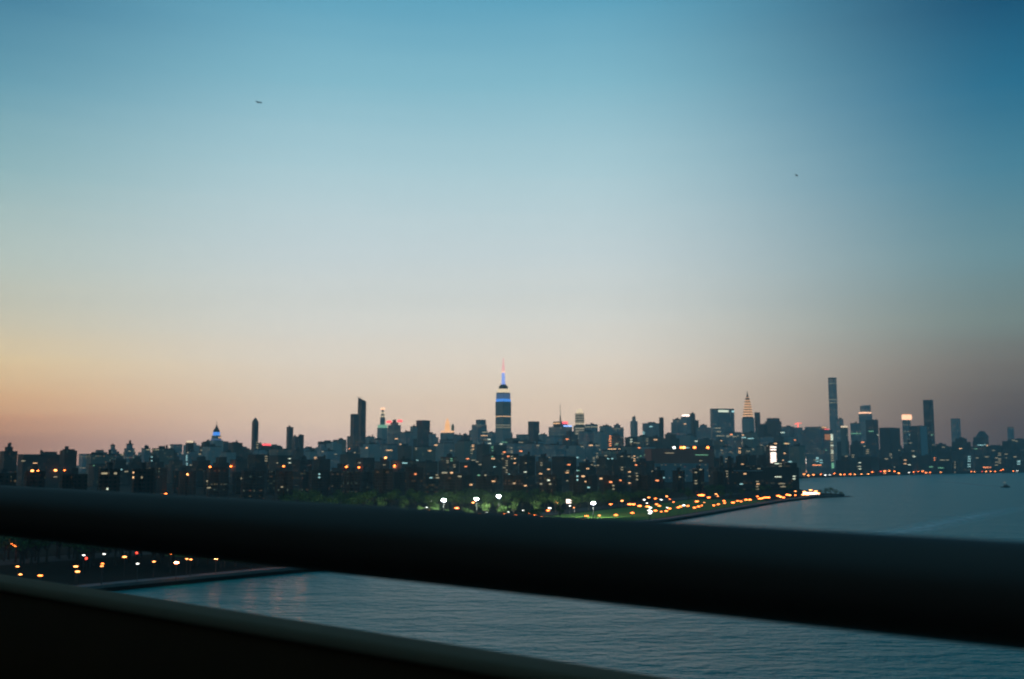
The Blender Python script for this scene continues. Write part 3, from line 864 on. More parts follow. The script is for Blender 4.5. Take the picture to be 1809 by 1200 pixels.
def row(tagname, px0, px1, y_of, Yr, wr, mats, seed, phrase, cross=False, group=None, gap=(0.0, 1.2), names=('apartment_block',)):
    rng = random.Random(seed)
    specs = []
    x = px0
    while x < px1:
        w = rng.uniform(*wr)
        Y = rng.uniform(*Yr(x) if callable(Yr) else Yr)
        specs.append((x, x + w, y_of(x + w / 2, rng), Y))
        x += w + rng.uniform(*gap)
    cnt = {}
    done = []
    for s in specs:
        c = (s[0] + s[1]) / 2
        ax, ph = anchor(c)
        side = 'west' if c < ax else 'east'
        done.append((s, ph, side, abs(c - ax)))
    order = {}
    for i, (s, ph, side, dist) in sorted(enumerate(done), key=lambda t: t[1][3]):
        cnt[(ph, side)] = cnt.get((ph, side), 0) + 1
        order[i] = cnt[(ph, side)]
    for i, (s, ph, side, dist) in enumerate(done):
        lab = '%s, %s %s of %s' % (phrase, ORD[order[i]], side, ph)
        mt = rng.choice(mats)
        nm = rng.choice(names)
        if cross:
            B = Bld(nm, lab, s[0], s[1], s[2], s[3], rot=ROT + rng.choice((0, .12, -.1)), group=group)
            w = B.w * .92
            a = w * .3
            h = w * .5
            bm = bmesh.new()
            prism(bm, [(-a / 2, -h), (a / 2, -h), (a / 2, -a / 2), (h, -a / 2), (h, a / 2), (a / 2, a / 2), (a / 2, h), (-a / 2, h), (-a / 2, a / 2), (-h, a / 2), (-h, -a / 2), (-a / 2, -a / 2)], 0, B.top)
            B.part('wall', bm, MAT[mt])
            bm = bmesh.new(); cbox(bm, a * .8, a * .8, B.top - .4, B.top + rng.uniform(3, 5)); B.part('roof_house', bm, MAT['roof'])
        else:
            st = (rng.uniform(.45, .8), s[2] + rng.uniform(3, 9)) if rng.random() < .4 else None
            simple(nm, lab, s[0], s[1], s[2], s[3], mt, step=st, group=group, rng=rng, kit=rng.random() < .75)


def wob(x, a, b, c):
    return math.sin(x / a) * b + math.sin(x / (a * .37) + 2) * c


row('far', 135, 1420, lambda x, r: (800 if x < 300 else 784 if x < 560 else 776 if x < 1000 else 768) + wob(x, 60, 3, 2) + r.uniform(-5, 6),
    (3250, 3650), (17, 34), ('stone', 'grey', 'glass', 'tan', 'brick', 'darkglass'), 3, 'hazy block deep in the skyline', group='hazy blocks deep in the skyline')
row('mid', 145, 1415, lambda x, r: (805 if x < 320 else 796 if x < 620 else 789) + wob(x, 80, 3, 2) + r.uniform(-6, 6),
    (2250, 2700), (22, 42), ('stone', 'grey', 'brick', 'tan', 'brick'), 5, 'dim mid height block', group='mid height blocks in the middle distance')
row('near', 150, 1350, lambda x, r: (815 if x < 320 else 811) + wob(x, 90, 2, 2) + r.uniform(-6, 7),
    lambda x: (1550, 1850) if x < 1135 else (1960, 2150), (26, 48), ('brick', 'darkbrick', 'darkbrick', 'brick'), 7, 'dark low block', group='dark low blocks before the taller city')
row('housing', 240, 1150, lambda x, r: (830 if x < 760 else 838) + wob(x, 70, 2, 1) + r.uniform(-3, 4),
    (980, 1180), (44, 66), ('darkbrick',), 9, 'black brick housing block', True, 'brick housing blocks behind the park', gap=(2, 9), names=('brick_housing_block',))
row('housing2', 1150, 1262, lambda x, r: 830 + r.uniform(-3, 4), (1260, 1380), (26, 36), ('darkbrick',), 10, 'dim housing block', True, 'housing blocks below the power house', gap=(2, 5), names=('brick_housing_block',))
row('housing3', 236, 1135, lambda x, r: (833 if x < 760 else 841) + r.uniform(-3, 3), (1215, 1330), (40, 60), ('darkbrick',), 29, 'shadowed housing block', True, 'housing blocks in the second line behind the park', gap=(2, 7), names=('brick_housing_block',))
row('west', -40, 250, lambda x, r: 833 + wob(x, 50, 3, 2) + r.uniform(-3, 4), (640, 760), (50, 76), ('darkbrick',), 12, 'near black housing block', True, 'black housing blocks at the west edge', gap=(2, 8), names=('brick_housing_block',))
row('east', 1482, 1830, lambda x, r: 777 + (x - 1480) * .035 + wob(x, 40, 4, 3) + r.uniform(-5, 6), (3700, 4000), (20, 36), ('darkglass', 'darkbrick', 'darkglass', 'darkbrick'), 14,
    'dark upper row block', group='upper row of blocks along the far shore')
row('east2', 1482, 1830, lambda x, r: 803 + wob(x, 40, 4, 3) + r.uniform(-6, 6), lambda x: (2560 + (x - 1428) * 2.35 + 60, 2560 + (x - 1428) * 2.35 + 160), (20, 38), ('darkbrick', 'darkbrick', 'darkglass'), 15,
    'dark waterfront block', group='lower row of waterfront blocks along the far shore')

# ------------------------------------------------------------------ lit windows seen as separate points of light
bpy.context.view_layer.update()
dg = bpy.context.evaluated_depsgraph_get()
origin = Vector((0, 0, EYE))
WIN = {}


def win_mesh(w, h, key):
    k = (w, h, key)
    if k not in WIN:
        bm = bmesh.new()
        cbox(bm, w, .3, -h / 2, h / 2)
        me = bpy.data.meshes.new('lit_window')
        bm.to_mesh(me); bm.free()
        me.materials.append(G[key])
        WIN[k] = me
    return WIN[k]


n_win = {}


def lit_window(px, py, key, w=None, h=None, hmin=0):
    d = ray(px, py).normalized()
    ok, loc, nrm, idx, ob, mat = scene.ray_cast(dg, origin, d)
    if not ok or ob.parent is None or ob.parent.name not in BUILDINGS or abs(nrm.z) > .5 or not ob.name.startswith('wall'):
        return False
    root = ob.parent
    if n_win.get(root.name, 0) >= 40:
        return False
    n_win[root.name] = n_win.get(root.name, 0) + 1
    ppm = F / loc.y
    w_ = w or max(1.6, 5.0 / ppm)
    h_ = h or max(1.2, 1.15 / ppm)
    o = bpy.data.objects.new('lit_window', win_mesh(round(w_, 1), round(h_, 1), key))
    C.objects.link(o)
    inv = root.matrix_world.inverted()
    l = inv @ loc
    nl = (inv.to_3x3() @ nrm)
    l.z = (math.floor(l.z / 3.5) + .55) * 3.5
    o.parent = root
    o.location = l + nl * .12
    o.rotation_euler = (0, 0, math.atan2(nl.x, -nl.y) if True else 0)
    return True


SPOTS = """332 838 warm 9|366 851 dim 9|369 864 dim 8|498 858 dim 5|467 881 dim 8|527 881 green 6|216 803 dim 6|223 834 dim 8|251 840 dim 8|204 834 dim 6
62 819 warm 9|98 842 dim 8|41 815 dim 8|190 866 white 10|221 862 dim 9|318 814 dim 8|356 795 dim 8|332 801 dim 7|353 803 dim 6|490 819 dim 6|441 829 dim 5|443 831 orange 3
648 792 warm 9|618 793 orange 9|570 799 dim 8|593 802 dim 8|635 817 dim 8|626 800 dim 7|700 776 warm 8|708 785 warm 8|681 809 amber 10|697 826 orange 9|715 819 cool 14|727 825 cool 12
770 787 warm 12|759 797 warm 9|770 836 white 10|762 842 cool 9|775 845 dim 10|785 837 dim 14|798 837 warm 9|812 841 dim 9|826 810 orange 8|823 824 orange 7|843 815 dim 8|848 822 dim 8|832 858 warm 9
865 783 white 9|885 785 white 9|918 782 dim 22|864 776 white 10|950 787 dim 8|920 796 orange 9|891 800 orange 8|871 809 warm 10|898 807 orange 7|904 832 amber 9|891 826 dim 8|900 837 cool 8|928 836 white 9|955 836 amber 9|969 831 warm 8|976 838 dim 8|969 846 white 9|1002 835 warm 9|1003 831 dim 8|1005 823 orange 9
872 852 warm 9|907 852 dim 12|908 856 warm 9|928 859 warm 9|956 855 dim 7|972 855 dim 7|1002 849 dim 6|1030 840 amber 9|1038 830 amber 9|1033 849 amber 8|1033 853 warm 8|1040 862 cool 8|1062 849 warm 8|1079 851 orange 9|1095 850 orange 9|1112 833 warm 9|1112 841 dim 8|1112 853 warm 8|1129 792 orange 9|1123 822 orange 9|1157 822 orange 8|1020 809 cool 8|1048 817 warm 9|1002 777 orange 9|1028 789 dim 8|1044 788 warm 11|1090 783 dim 8|1077 778 dim 6|1070 804 dim 8|1180 833 warm 9|1153 832 dim 8|1201 828 warm 8|1200 844 dim 8|1177 839 dim 8|1161 850 orange 8|1250 835 dim 6|1253 843 dim 6
1158 777 warm 10|1150 754 cool 9|1181 763 cool 9|1230 779 white 10|1210 749 warm 6|1268 757 dim 12|1270 763 dim 10|1270 773 dim 8|1314 769 warm 13|1311 783 dim 8|1292 768 orange 7|1383 764 cool 9|1382 765 white 8|1390 784 warm 20|1370 785 warm 8|1386 800 warm 8|1372 819 white 9|1396 817 cool 9|1404 778 orange 7
1566 812 dim 8|1524 781 orange 7|1526 789 dim 8|1615 807 white 13|1539 762 green 12|1512 766 green 8|1646 768 green 9|1697 792 warm 6|1744 788 warm 8|1737 804 dim 9|1793 808 dim 6|1662 827 green 12|1645 826 green 9""".replace('\n', '|')
for s in SPOTS.split('|'):
    a, b_, k, w_ = s.split()
    key = {'amber': 'w_warm', 'warm': 'w_warm', 'white': 'w_white', 'orange': 'w_orange', 'cool': 'w_cool', 'dim': 'w_dim', 'green': 'w_green'}[k]
    px_, py_, w_ = float(a), float(b_), float(w_)
    dd = ray(px_, py_).normalized()
    ok, loc, nrm, idx, ob, mt_ = scene.ray_cast(dg, origin, dd)
    if ok:
        mpp = loc.y / F
        lit_window(px_, py_, key, max(1.6, w_ * .8 * mpp), max(1.3, 1.5 * mpp))
rw = random.Random(77)
for i in range(210):
    px_ = rw.uniform(150, 1800)
    py_ = rw.triangular(750, 868, 815)
    k = rw.choices(['w_dim', 'w_warm', 'w_white', 'w_cool', 'w_orange', 'w_green'], [11, 1.6, 1.3, 1.8, 0.8, 1.4])[0]
    if px_ < 760 and rw.random() < .6: continue
    lit_window(px_, py_, k)
    m_ = rw.choice((0, 0, 1, 2, 3, 5))
    stack = rw.random() < .6
    for q in range(1, m_ + 1):
        if rw.random() < .75:
            lit_window(px_ + (0 if stack else q * 3.6), py_ + (q * 3.4 if stack else 0), k)

# pieces that belong to a part of a tower go one level down
SUBS = {'lit_arch': 'crown', 'spire': 'crown', 'white_lit_ring': 'belfry', 'pale_spire_ring': 'gold_spire', 'white_mast_ring': 'mooring_mast',
        'antenna': ('mooring_mast', 'roof_house'), 'red_sign': 'roof_house', 'warm_sign': 'roof_house', 'sign_cap': 'roof_sign', 'lamp_post': 'roof_lamp',
        'white_lit_ledge': 'slanted_roof'}
for r_ in list(BUILDINGS.values()):
    kids = list(r_.children)
    stem_ = lambda o: o.name.split('.')[0]
    used = {}
    for k_ in kids:
        hosts = SUBS.get(stem_(k_))
        if not hosts: continue
        hosts = (hosts,) if isinstance(hosts, str) else hosts
        c_ = [h for h in kids if stem_(h) in hosts]
        if c_:
            i_ = used.get(stem_(k_), 0); used[stem_(k_)] = i_ + 1
            k_.parent = c_[i_ % len(c_)]

# ------------------------------------------------------------------ lamps
m_pole = MAT['metal']


def dome(bm, r, z, seg=10, sq=.6):
    lathe(bm, [(r * .25, z - r * sq), (r * .75, z - r * sq * .7), (r, z), (r * .75, z + r * sq * .7), (r * .25, z + r * sq)], seg)


lamp_protos = {}


def street_lamp(p, key, r, label, group, hgt):
    """tapered pole, short arm, glowing head"""
    q = (key, round(r, 2), round(hgt, 0))
    root = empty('street_lamp', (p[0], p[1], LANDZ), 0, label, 'street lamp', group)
    if q not in lamp_protos:
        bm = bmesh.new(); tube(bm, (0, 0, -.3), (0, 0, hgt - r * .5), .14, .09); tube(bm, (0, 0, hgt - .35), (.6, 0, hgt - .2), .07)
        a = new_obj('pole', bm, m_pole, root)
        bm = bmesh.new(); dome(bm, r, 0)
        c = new_obj('lamp_head', bm, G[key], root, True)
        c.location = (0, 0, hgt)
        c.scale = (1.7, 1, .75)
        lamp_protos[q] = (a, c)
    else:
        for src in lamp_protos[q]:
            c = src.copy(); C.objects.link(c); c.parent = root
    return root


def place_lamp(px, py, key, size, label, group, zmax=9.0):
    z = zmax
    while z > 3.2:
        g = ground(px, py, z)
        if on_land(g.x, g.y, 4):
            break
        z -= .5
    g = ground(px, py, z)
    if not on_land(g.x, g.y, 1):
        return
    r = max(.28, size * g.y / F)
    street_lamp((g.x, g.y), key, round(r * 4) / 4 if r > .5 else .35, label, group, z - LANDZ)


L_LEFT = 'orange street lamp in the dark park between the two bridge rails'
for s in "19 961 s 2.6|27 964 s 3.6|50 958 s 2|120 956 s 1.6|31 1001 a 1.6|36 1015 a 2.2|71 1017 s 3.2|148 981 w 1.8|134 1001 a 3|137 1010 a 3|181 996 s 1.8|180 1003 a 2|220 984 a 3|243 996 w 1.4|272 990 a 2.4|330 990 a 2|337 986 a 2|184 979 w 1.6|302 978 s 1".split('|'):
    a, b_, k, z_ = s.split()
    place_lamp(float(a), float(b_), {'s': 'sodium', 'a': 'amber', 'w': 'white'}[k], float(z_) * .9,
               {'s': L_LEFT, 'a': 'amber street lamp in the dark park between the two bridge rails', 'w': 'small white lamp in the dark park between the two bridge rails'}[k], 'lamps between the bridge rails')
L_C = "655 901 a 1.6|688 903 r 2|760 885 w 2|754 897 w 2|759 903 s 2.2|807 898 s 3.4|836 888 a 2.6|848 909 s 2|858 913 s 2.4|860 906 w 1.6|891 909 s 2|898 905 w 2|911 911 s 2|915 916 w 1.6|924 902 w 1.6|935 908 s 2.2|944 911 s 2|957 914 s 2.2|968 902 s 2.8|971 898 w 2.4|983 888 a 2|1007 894 w 2|1014 897 a 1.6|1030 920 s 3|1036 912 s 3|1059 911 a 2.2|1088 910 s 2.8|1117 909 s 2.8|1079 891 s 2.6|1099 885 a 1.8|1112 891 s 3|1119 891 s 3.2|1130 894 s 3|1144 895 s 3|1146 879 a 2|1158 881 s 2|1168 883 w 2.4|1160 891 s 2.2|1165 894 s 2.4|1178 877 a 2|1183 882 s 1.6|1190 887 s 1.8|1138 883 w 1.8|1143 889 w 1.6|1179 897 w 2|1183 901 s 2.2|1177 903 s 2.2|1168 904 s 2|1158 905 s 2.4|1148 907 w 2.6"
L_R = "1198 899 s 2.4|1202 895 s 2.4|1208 893 w 2.6|1215 894 s 2.2|1240 875 s 4.2|1236 875 s 3|1252 879 s 2.4|1265 873 a 1.6|1268 877 a 1.4|1231 886 s 2.6|1244 888 a 1.4|1227 897 s 2.2|1234 895 s 2.2|1240 893 s 1.6|1261 893 s 2|1269 891 s 2|1279 885 s 2.4|1280 889 s 2.4|1295 888 s 2.6|1303 885 s 1.8|1309 887 s 2.2|1318 883 s 2.4|1325 885 s 2.4|1338 879 s 1.8|1342 883 s 2.6|1347 882 s 2.2|1352 880 s 2.2|1357 879 s 2.8|1375 877 s 3|1379 878 a 2.4|1384 879 s 2.2|1391 876 s 2.6|1395 875 a 2|1405 875 s 1.6|1405 868 a 1.6"
LAB = {'s': 'orange sodium lamp', 'a': 'amber lamp', 'w': 'white lamp', 'r': 'red signal lamp'}
for txt, where, grp in ((L_C, 'among the park trees behind the upper rail', 'lamps in the riverside park'), (L_R, 'in the bright string along the straight river shore', 'lamps strung along the river shore')):
    for s in txt.split('|'):
        a, b_, k, z_ = s.split()
        place_lamp(float(a), float(b_), {'s': 'sodium', 'a': 'amber', 'w': 'white', 'r': 'red'}[k], float(z_) * .72, '%s %s' % (LAB[k], where), grp)
# shore lamps hidden by the rail, seen as reflections on the water
for px_, y_ in ((330, 1037), (400, 1027), (462, 1018), (511, 1012), (551, 1008)):
    g = ground(px_ - 1, y_, 0)
    street_lamp((g.x - 4.5, g.y + 2.5), 'sodium_near', .5, 'promenade lamp mirrored in the near water under the upper rail', 'promenade lamps mirrored in the water', 6)
# red traffic signals
for px_, y_, lab in ((153, 987, 'small red traffic signal in the dark park beside a white lamp'), (242, 977, 'bright red traffic signal alone in the dark park')):
    g = ground(px_, y_, 6)
    root = empty('traffic_signal', (g.x, g.y, LANDZ), 0, lab, 'traffic signal')
    bm = bmesh.new(); tube(bm, (0, 0, -.3), (0, 0, 3.6), .1); new_obj('pole', bm, m_pole, root)
    bm = bmesh.new(); cbox(bm, .5, .4, 3.2, 4.9); new_obj('signal_housing', bm, m_pole, root)
    bm = bmesh.new(); lathe(bm, [(.42, -.1), (.45, .1), (.3, .3)], 12); o = new_obj('red_lamp', bm, G['red'], root, True); o.location = (0, -.25, 4.1); o.rotation_euler = (math.radians(90), 0, 0)

# rooftop lamps on the housing blocks
ROOF = "57 832 a 3.6 650|67 832 s 2.4 650|98 831 a 3.6 650|114 831 s 2.4 650|371 825 s 2.8 0|408 824 s 2.8 0|501 824 s 2.8 0|612 825 s 3 0|634 826 s 3 0|697 823 s 3 0|293 873 s 3 0|331 838 a 2.4 0|681 809 a 3 0"
wherel = ['brightest amber roof lamp at the far west edge', 'small orange roof lamp touching the brightest western one', 'bright amber roof lamp, third from the west edge', 'small orange roof lamp, fourth from the west edge',
          'orange roof lamp below the blue banded tower', 'orange roof lamp just east of the one below the blue banded tower', 'lone orange roof lamp below the narrow dark pair', 'orange roof lamp below the slant topped tower, western of two',
          'orange roof lamp below the slant topped tower, eastern of two', 'orange roof lamp with an amber glow below it, under the red roof signs', 'big orange lamp just over the upper rail near the west', 'amber roof lamp under the small cream topped tower', 'amber roof lamp highest above the dark housing blocks']
bpy.context.view_layer.update()
for s, lab in zip(ROOF.split('|'), wherel):
    a, b_, k, z_, Y0 = s.split()
    px_, py_, r_px = float(a), float(b_), float(z_)
    d = ray(px_, py_ + 3).normalized()
    ok, loc, nrm, idx, ob, mt_ = scene.ray_cast(bpy.context.evaluated_depsgraph_get(), origin, d)
    Y = (loc.y - 6) if ok else 1000.0
    p = at(px_, py_, Y)
    r = r_px * .72 * Y / F
    root = empty('roof_lamp', (p.x, p.y, p.z), 0, lab, 'roof lamp')
    bm = bmesh.new(); dome(bm, r, 0); new_obj('lamp_head', bm, G['sodium' if k == 's' else 'amber'], root, True)
    bm = bmesh.new(); tube(bm, (0, 0, -r * .5), (0, 6.5, -r * .5 - 3), .12, .16); new_obj('bracket', bm, m_pole, root)

# floodlight masts over the playing fields
FL = [(784, 884, 15, 4.2, 'tall floodlight mast, first of four white glows behind the upper rail'), (842, 882, 16, 3.2, 'tall floodlight mast with a bluish white glow, second of four'),
      (881, 877, 17, 4.0, 'tallest floodlight mast, third of four white glows over the park'), (1048, 889, 11, 3.8, 'floodlight mast standing apart over the lit lawn')]
for px_, py_, z_, r_px, lab in FL:
    g = ground(px_, py_, z_ + LANDZ)
    root = empty('floodlight_mast', (g.x, g.y, LANDZ), 0, lab, 'floodlight')
    bm = bmesh.new(); tube(bm, (0, 0, -.5), (0, 0, z_), .3, .16, 10); new_obj('mast', bm, m_pole, root)
    bm = bmesh.new(); cbox(bm, 3.6, .3, z_ - .2, z_ + .2); new_obj('crossbar', bm, m_pole, root)
    lp = bpy.data.lights.new('flood_light', 'SPOT'); lp.energy = 145000; lp.spot_size = math.radians(125); lp.spot_blend = .6; lp.shadow_soft_size = 1.2; lp.color = (.9, 1.0, .85)
    lo_ = bpy.data.objects.new('flood_light', lp); C.objects.link(lo_); lo_.parent = root; lo_.location = (0, -1.5, z_ + 1.5); lo_.rotation_euler = (math.radians(62), 0, math.radians(8))
    for i in (-1, 0, 1):
        bm = bmesh.new(); r = r_px * .52 * g.y / F
        lathe(bm, [(r * .3, -r * .4), (r * .8, -r * .25), (r, 0), (r * .8, r * .3), (r * .3, r * .45)], 14)
        o = new_obj('flood_lamp', bm, G['flood'], root, True); o.location = (i * r * .75, -.5, z_); o.rotation_euler = (math.radians(75), 0, 0)
# bright scoreboard and lit pavilion
g = ground(1005, 886, 9)
root = empty('scoreboard', (g.x, g.y, LANDZ), 0, 'small bright white lit board on posts among the park trees', 'lit board')
k = g.y / F
bm = bmesh.new(); cbox(bm, 9 * k, .6, 7 - 3 * k, 7 + 3.5 * k); new_obj('panel', bm, G['hot'], root)
for sx in (-1, 1):
    bm = bmesh.new(); cbox(bm, .3, .3, -.3, 7 - 3 * k, sx * 3 * k, 0); new_obj('post', bm, m_pole, root)
g = ground(1433, 872, 4)
root = empty('lit_pavilion', (g.x, g.y, LANDZ), 0, 'brightly lit low riverside pavilion just before the dark river spit', 'pavilion')
bm = bmesh.new(); cbox(bm, 18, 8, 0, 1); new_obj('base', bm, MAT['roof'], root)
bm = bmesh.new(); cbox(bm, 17, 7, 1.02, 3.2); new_obj('lit_hall', bm, G['hot'], root)
bm = bmesh.new(); frustum(bm, 20, 10, 4.22, 14, 5, 5.6); new_obj('roof', bm, MAT['roof'], root)
for px_, py_ in ((1421, 869), (1426, 874), (1441, 868), (1446, 873), (1432, 866), (1419, 874)):
    place_lamp(px_, py_, 'amber', 2.0, 'amber lamp clustered round the lit riverside pavilion', 'lamps round the pavilion')
# tiered white light over the lawn
for px_, py_, in ((1149, 897), (1147, 902), (1150, 904)):
    place_lamp(px_, py_, 'white', 1.6, 'white lamp in a tight stack beside the lit lawn', 'stacked white lamps by the lawn')

# lamps along the far shore road
FAR = "1420 838|1428 840|1437 839|1450 838|1458 840|1466 841|1474 837|1485 839|1492 842|1502 838|1510 840|1522 841|1534 841|1541 834|1549 832|1556 833|1563 833|1571 832|1580 833|1588 839|1606 835|1614 834|1622 833|1630 833|1636 838|1643 838|1662 837|1716 836|1722 836|1735 835|1742 835|1750 835|1758 834|1768 831|1772 830|1790 833|1797 833"
rf = random.Random(5)
for s in FAR.split('|'):
    a, b_ = map(float, s.split())
    z = 9
    Yt = None
    for z in (9, 8, 7, 6, 5, 12, 16, 20):
        g = ground(a, b_, z)
        if on_land(g.x, g.y, 5): break
    shoreY = 2440 + (a - 1420) * 2.57
    Y = max(shoreY + 15, min(g.y, shoreY + 110))
    p = at(a, b_, Y)
    key = rf.choices(['sodium', 'amber', 'white', 'red'], [6, 4, 1.5, .4])[0]
    kk = {'sodium': 'orange lamp', 'amber': 'amber lamp', 'white': 'white lamp', 'red': 'red lamp'}[key]
    street_lamp((p.x, p.y), key, round(rf.uniform(1.3, 1.9) * 4) / 4, kk + ' in the thin string along the far river shore', 'lamps along the far shore', max(3, round(p.z - LANDZ)))

# ------------------------------------------------------------------ trees
m_bark = plain('bark', (0.06, 0.045, 0.035), 0.95, 0, .3, 2)
m_leaf, nt, b = newmat('leaf_green')
oi = N(nt, "ShaderNodeObjectInfo")
gg = N(nt, "ShaderNodeNewGeometry")
nt.links.new(MIX(nt, M(nt, 'FRACT', M(nt, 'ADD', gg.outputs["Random Per Island"], oi.outputs["Random"])), (0.03, 0.065, 0.015, 1), (0.085, 0.15, 0.03, 1)), b.inputs["Base Color"])
b.inputs["Roughness"].default_value = 0.85
TREES = []
for k in range(5):
    rt = random.Random(100 + k)
    H = 12.0
    bm = bmesh.new()
    tube(bm, (0, 0, -.4), (0, 0, 4.2), .34, .24, 7)
    limbs = []
    for i in range(6):
        an = i * 1.05 + rt.uniform(-.3, .3)
        e = Vector((math.cos(an) * rt.uniform(1.6, 3), math.sin(an) * rt.uniform(1.6, 3), rt.uniform(6, 9.6)))
        tube(bm, (0, 0, rt.uniform(3.2, 4.2)), e, .16, .05, 5)
        limbs.append(e)
    me_t = bpy.data.meshes.new('trunk'); bm.to_mesh(me_t); bm.free(); me_t.materials.append(m_bark)
    bm = bmesh.new()
    lobes = [(e + Vector((0, 0, rt.uniform(0, 1))), rt.uniform(1.7, 2.7)) for e in limbs] + [(Vector((rt.uniform(-.8, .8), rt.uniform(-.8, .8), 10.2)), 2.1), (Vector((0, 0, 7.6)), 2.6)]
    for i in range(210):
        c, r = rt.choice(lobes)
        d = Vector((rt.gauss(0, 1), rt.gauss(0, 1), rt.gauss(0, 1))).normalized() * r * rt.uniform(.45, 1.12)
        d.z *= .8
        p = c + d
        s = rt.uniform(.3, .6)
        u = Vector((rt.gauss(0, 1), rt.gauss(0, 1), rt.gauss(0, 1))).normalized()
        w = u.orthogonal().normalized(); x = u.cross(w)
        bm.faces.new([bm.verts.new(p + w * s), bm.verts.new(p + x * s * .8), bm.verts.new(p - w * s), bm.verts.new(p - x * s * .8)])
    me_c = bpy.data.meshes.new('crown'); bm.to_mesh(me_c); bm.free(); me_c.materials.append(m_leaf)
    TREES.append((me_t, me_c))
rt = random.Random(42)


def tree(x, y, s, label, group, z=LANDZ):
    root = empty('broadleaf_tree', (x, y, z), rt.uniform(0, 6.28), label, 'tree', group)
    k = rt.randrange(5)
    root.scale = (s * rt.uniform(.95, 1.25), s * rt.uniform(.95, 1.25), s)
    for n_, me in zip(('trunk', 'crown'), TREES[k]):
        o = bpy.data.objects.new(n_, me); C.objects.link(o); o.parent = root


# park belt between the housing and the lawn
def inland(px, z=LANDZ):
    return None


sp = 0
for i in range(190):                   # behind the lit lawn and the floodlights
    px_ = 500 + (i * 61.8) % 830 + rt.uniform(-6, 6)
    lo = 800 if px_ < 1040 else 860
    Y = rt.uniform(lo, 1010)
    p = at(px_, 870, Y)
    if on_land(p.x, p.y, 95):
        tree(p.x, p.y, rt.uniform(.85, 1.3), 'leafy dark green tree in the park belt behind the floodlights', 'trees in the park belt')
for i in range(26):                    # a few between the lamps on the nearer lawn
    px_ = rt.uniform(660, 1000)
    Y = rt.uniform(620, 780)
    p = at(px_, 870, Y)
    if on_land(p.x, p.y, 40):
        tree(p.x, p.y, rt.uniform(.7, 1.05), 'smaller dark tree standing between the lamps of the park', 'trees between the park lamps')
for i in range(30):                    # along the shore towards the power station
    px_ = rt.uniform(1200, 1400)
    Y = rt.uniform(960, 1330)
    p = at(px_, 870, Y)
    if on_land(p.x, p.y, 42):
        tree(p.x, p.y, rt.uniform(.7, 1.1), 'dark tree beside the string of shore lamps before the power station', 'trees along the shore lamps')
for i in range(190):                    # west: between the rails and above the upper rail
    px_ = rt.uniform(-20, 640)
    Y = rt.uniform(390, 760)
    if px_ < 460 and i % 3: Y = rt.uniform(405, 470)
    p = at(px_, 900, Y)
    if on_land(p.x, p.y, 26):
        tree(p.x, p.y, rt.uniform(.9, 1.4), 'nearly black tree in the unlit western park', 'trees in the western park')
for px_, py_, s in ((1449, 876, .45), (1459, 876, .55), (1468, 876.5, .62), (1477, 876.5, .5), (1486, 877, .36)):
    g = ground(px_, py_ + 1, LANDZ)
    if True:
        tree(g.x, g.y, s * 1.5, 'low dark tree on the narrow river spit', 'low trees on the river spit')

# spit of rock beyond the pavilion
g0, g1 = ground(1440, 880, 0), ground(1511, 877.5, 0)
bm = bmesh.new()
n = 16
rs = random.Random(8)
rings = []
for i in range(n + 1):
    f = i / n
    c = g0.lerp(g1, f)
    wdt = 9 * (1 - f) ** .7 + 1.5
    hh = (3.2 * (1 - f) ** .8 + .5) * rs.uniform(.75, 1.2)
    rings.append([bm.verts.new((c.x, c.y + t_ * wdt, z_ * hh - .6)) for t_, z_ in ((-1, 0), (-.7, .7), (0, 1.25), (.7, .8), (1, 0))])
for a, c in zip(rings, rings[1:]):
    for i in range(4): bm.faces.new((a[i], c[i], c[i + 1], a[i + 1]))
bmesh.ops.recalc_face_normals(bm, faces=bm.faces)
tag(new_obj('rocky_shore', bm, plain('dark_rock', (0.04, 0.04, 0.038), .95, 0, .3, .4)), kind='structure')

# small pier by the near shore
g = ground(243, 1037, 0)
root = empty('small_pier', (g.x, g.y, 0), math.radians(20), 'low dark pier on piles beside the near shore under the upper rail', 'pier')
bm = bmesh.new(); cbox(bm, 17, 2.6, 1.1, 1.5); new_obj('deck', bm, MAT['tank'], root)
for i in range(7):
    bm = bmesh.new(); tube(bm, (-7.8 + i * 2.6, .9 * (-1) ** i, -2), (-7.8 + i * 2.6, .9 * (-1) ** i, 2.0), .16); new_obj('pile', bm, MAT['tank'], root)

# ------------------------------------------------------------------ boat, aeroplane, bird
g = ground(1776, 861.5, 0)
root = empty('tug_boat', (g.x, g.y, 0), math.radians(-8), 'small dark tug boat with a pale mast on the open river', 'boat')
bm = bmesh.new()
sec = []
for x, hw, zt in ((-7, 1.6, 1.5), (-5.5, 2.3, 1.4), (0, 2.5, 1.4), (4.5, 2.0, 1.9), (7, .3, 2.6)):
    sec.append([bm.verts.new(p) for p in ((x, -hw, zt), (x * .95, -hw * .6, -.6), (x * .95, hw * .6, -.6), (x, hw, zt))])
for a, c in zip(sec, sec[1:]):
    for i in range(3): bm.faces.new((a[i], c[i], c[i + 1], a[i + 1]))
    bm.faces.new((a[0], a[3], c[3], c[0]))
bm.faces.new(sec[0]); bm.faces.new(sec[-1][::-1])
bmesh.ops.recalc_face_normals(bm, faces=bm.faces)
new_obj('hull', bm, plain('black_hull', (.02, .018, .018), .6), root)
bm = bmesh.new(); cbox(bm, 6, 3.2, 1.3, 3.6, .8, 0); new_obj('cabin', bm, plain('cabin_paint', (.1, .09, .08), .6), root)
bm = bmesh.new(); cbox(bm, 2.6, 2.4, 3.58, 5.6, 1.6, 0); new_obj('wheelhouse', bm, plain('wheelhouse_paint', (.35, .33, .34), .5), root)
bm = bmesh.new(); lathe(bm, [(.6, 3.4), (.55, 6)], 12, -1.6, 0); new_obj('funnel', bm, MAT['metal'], root)
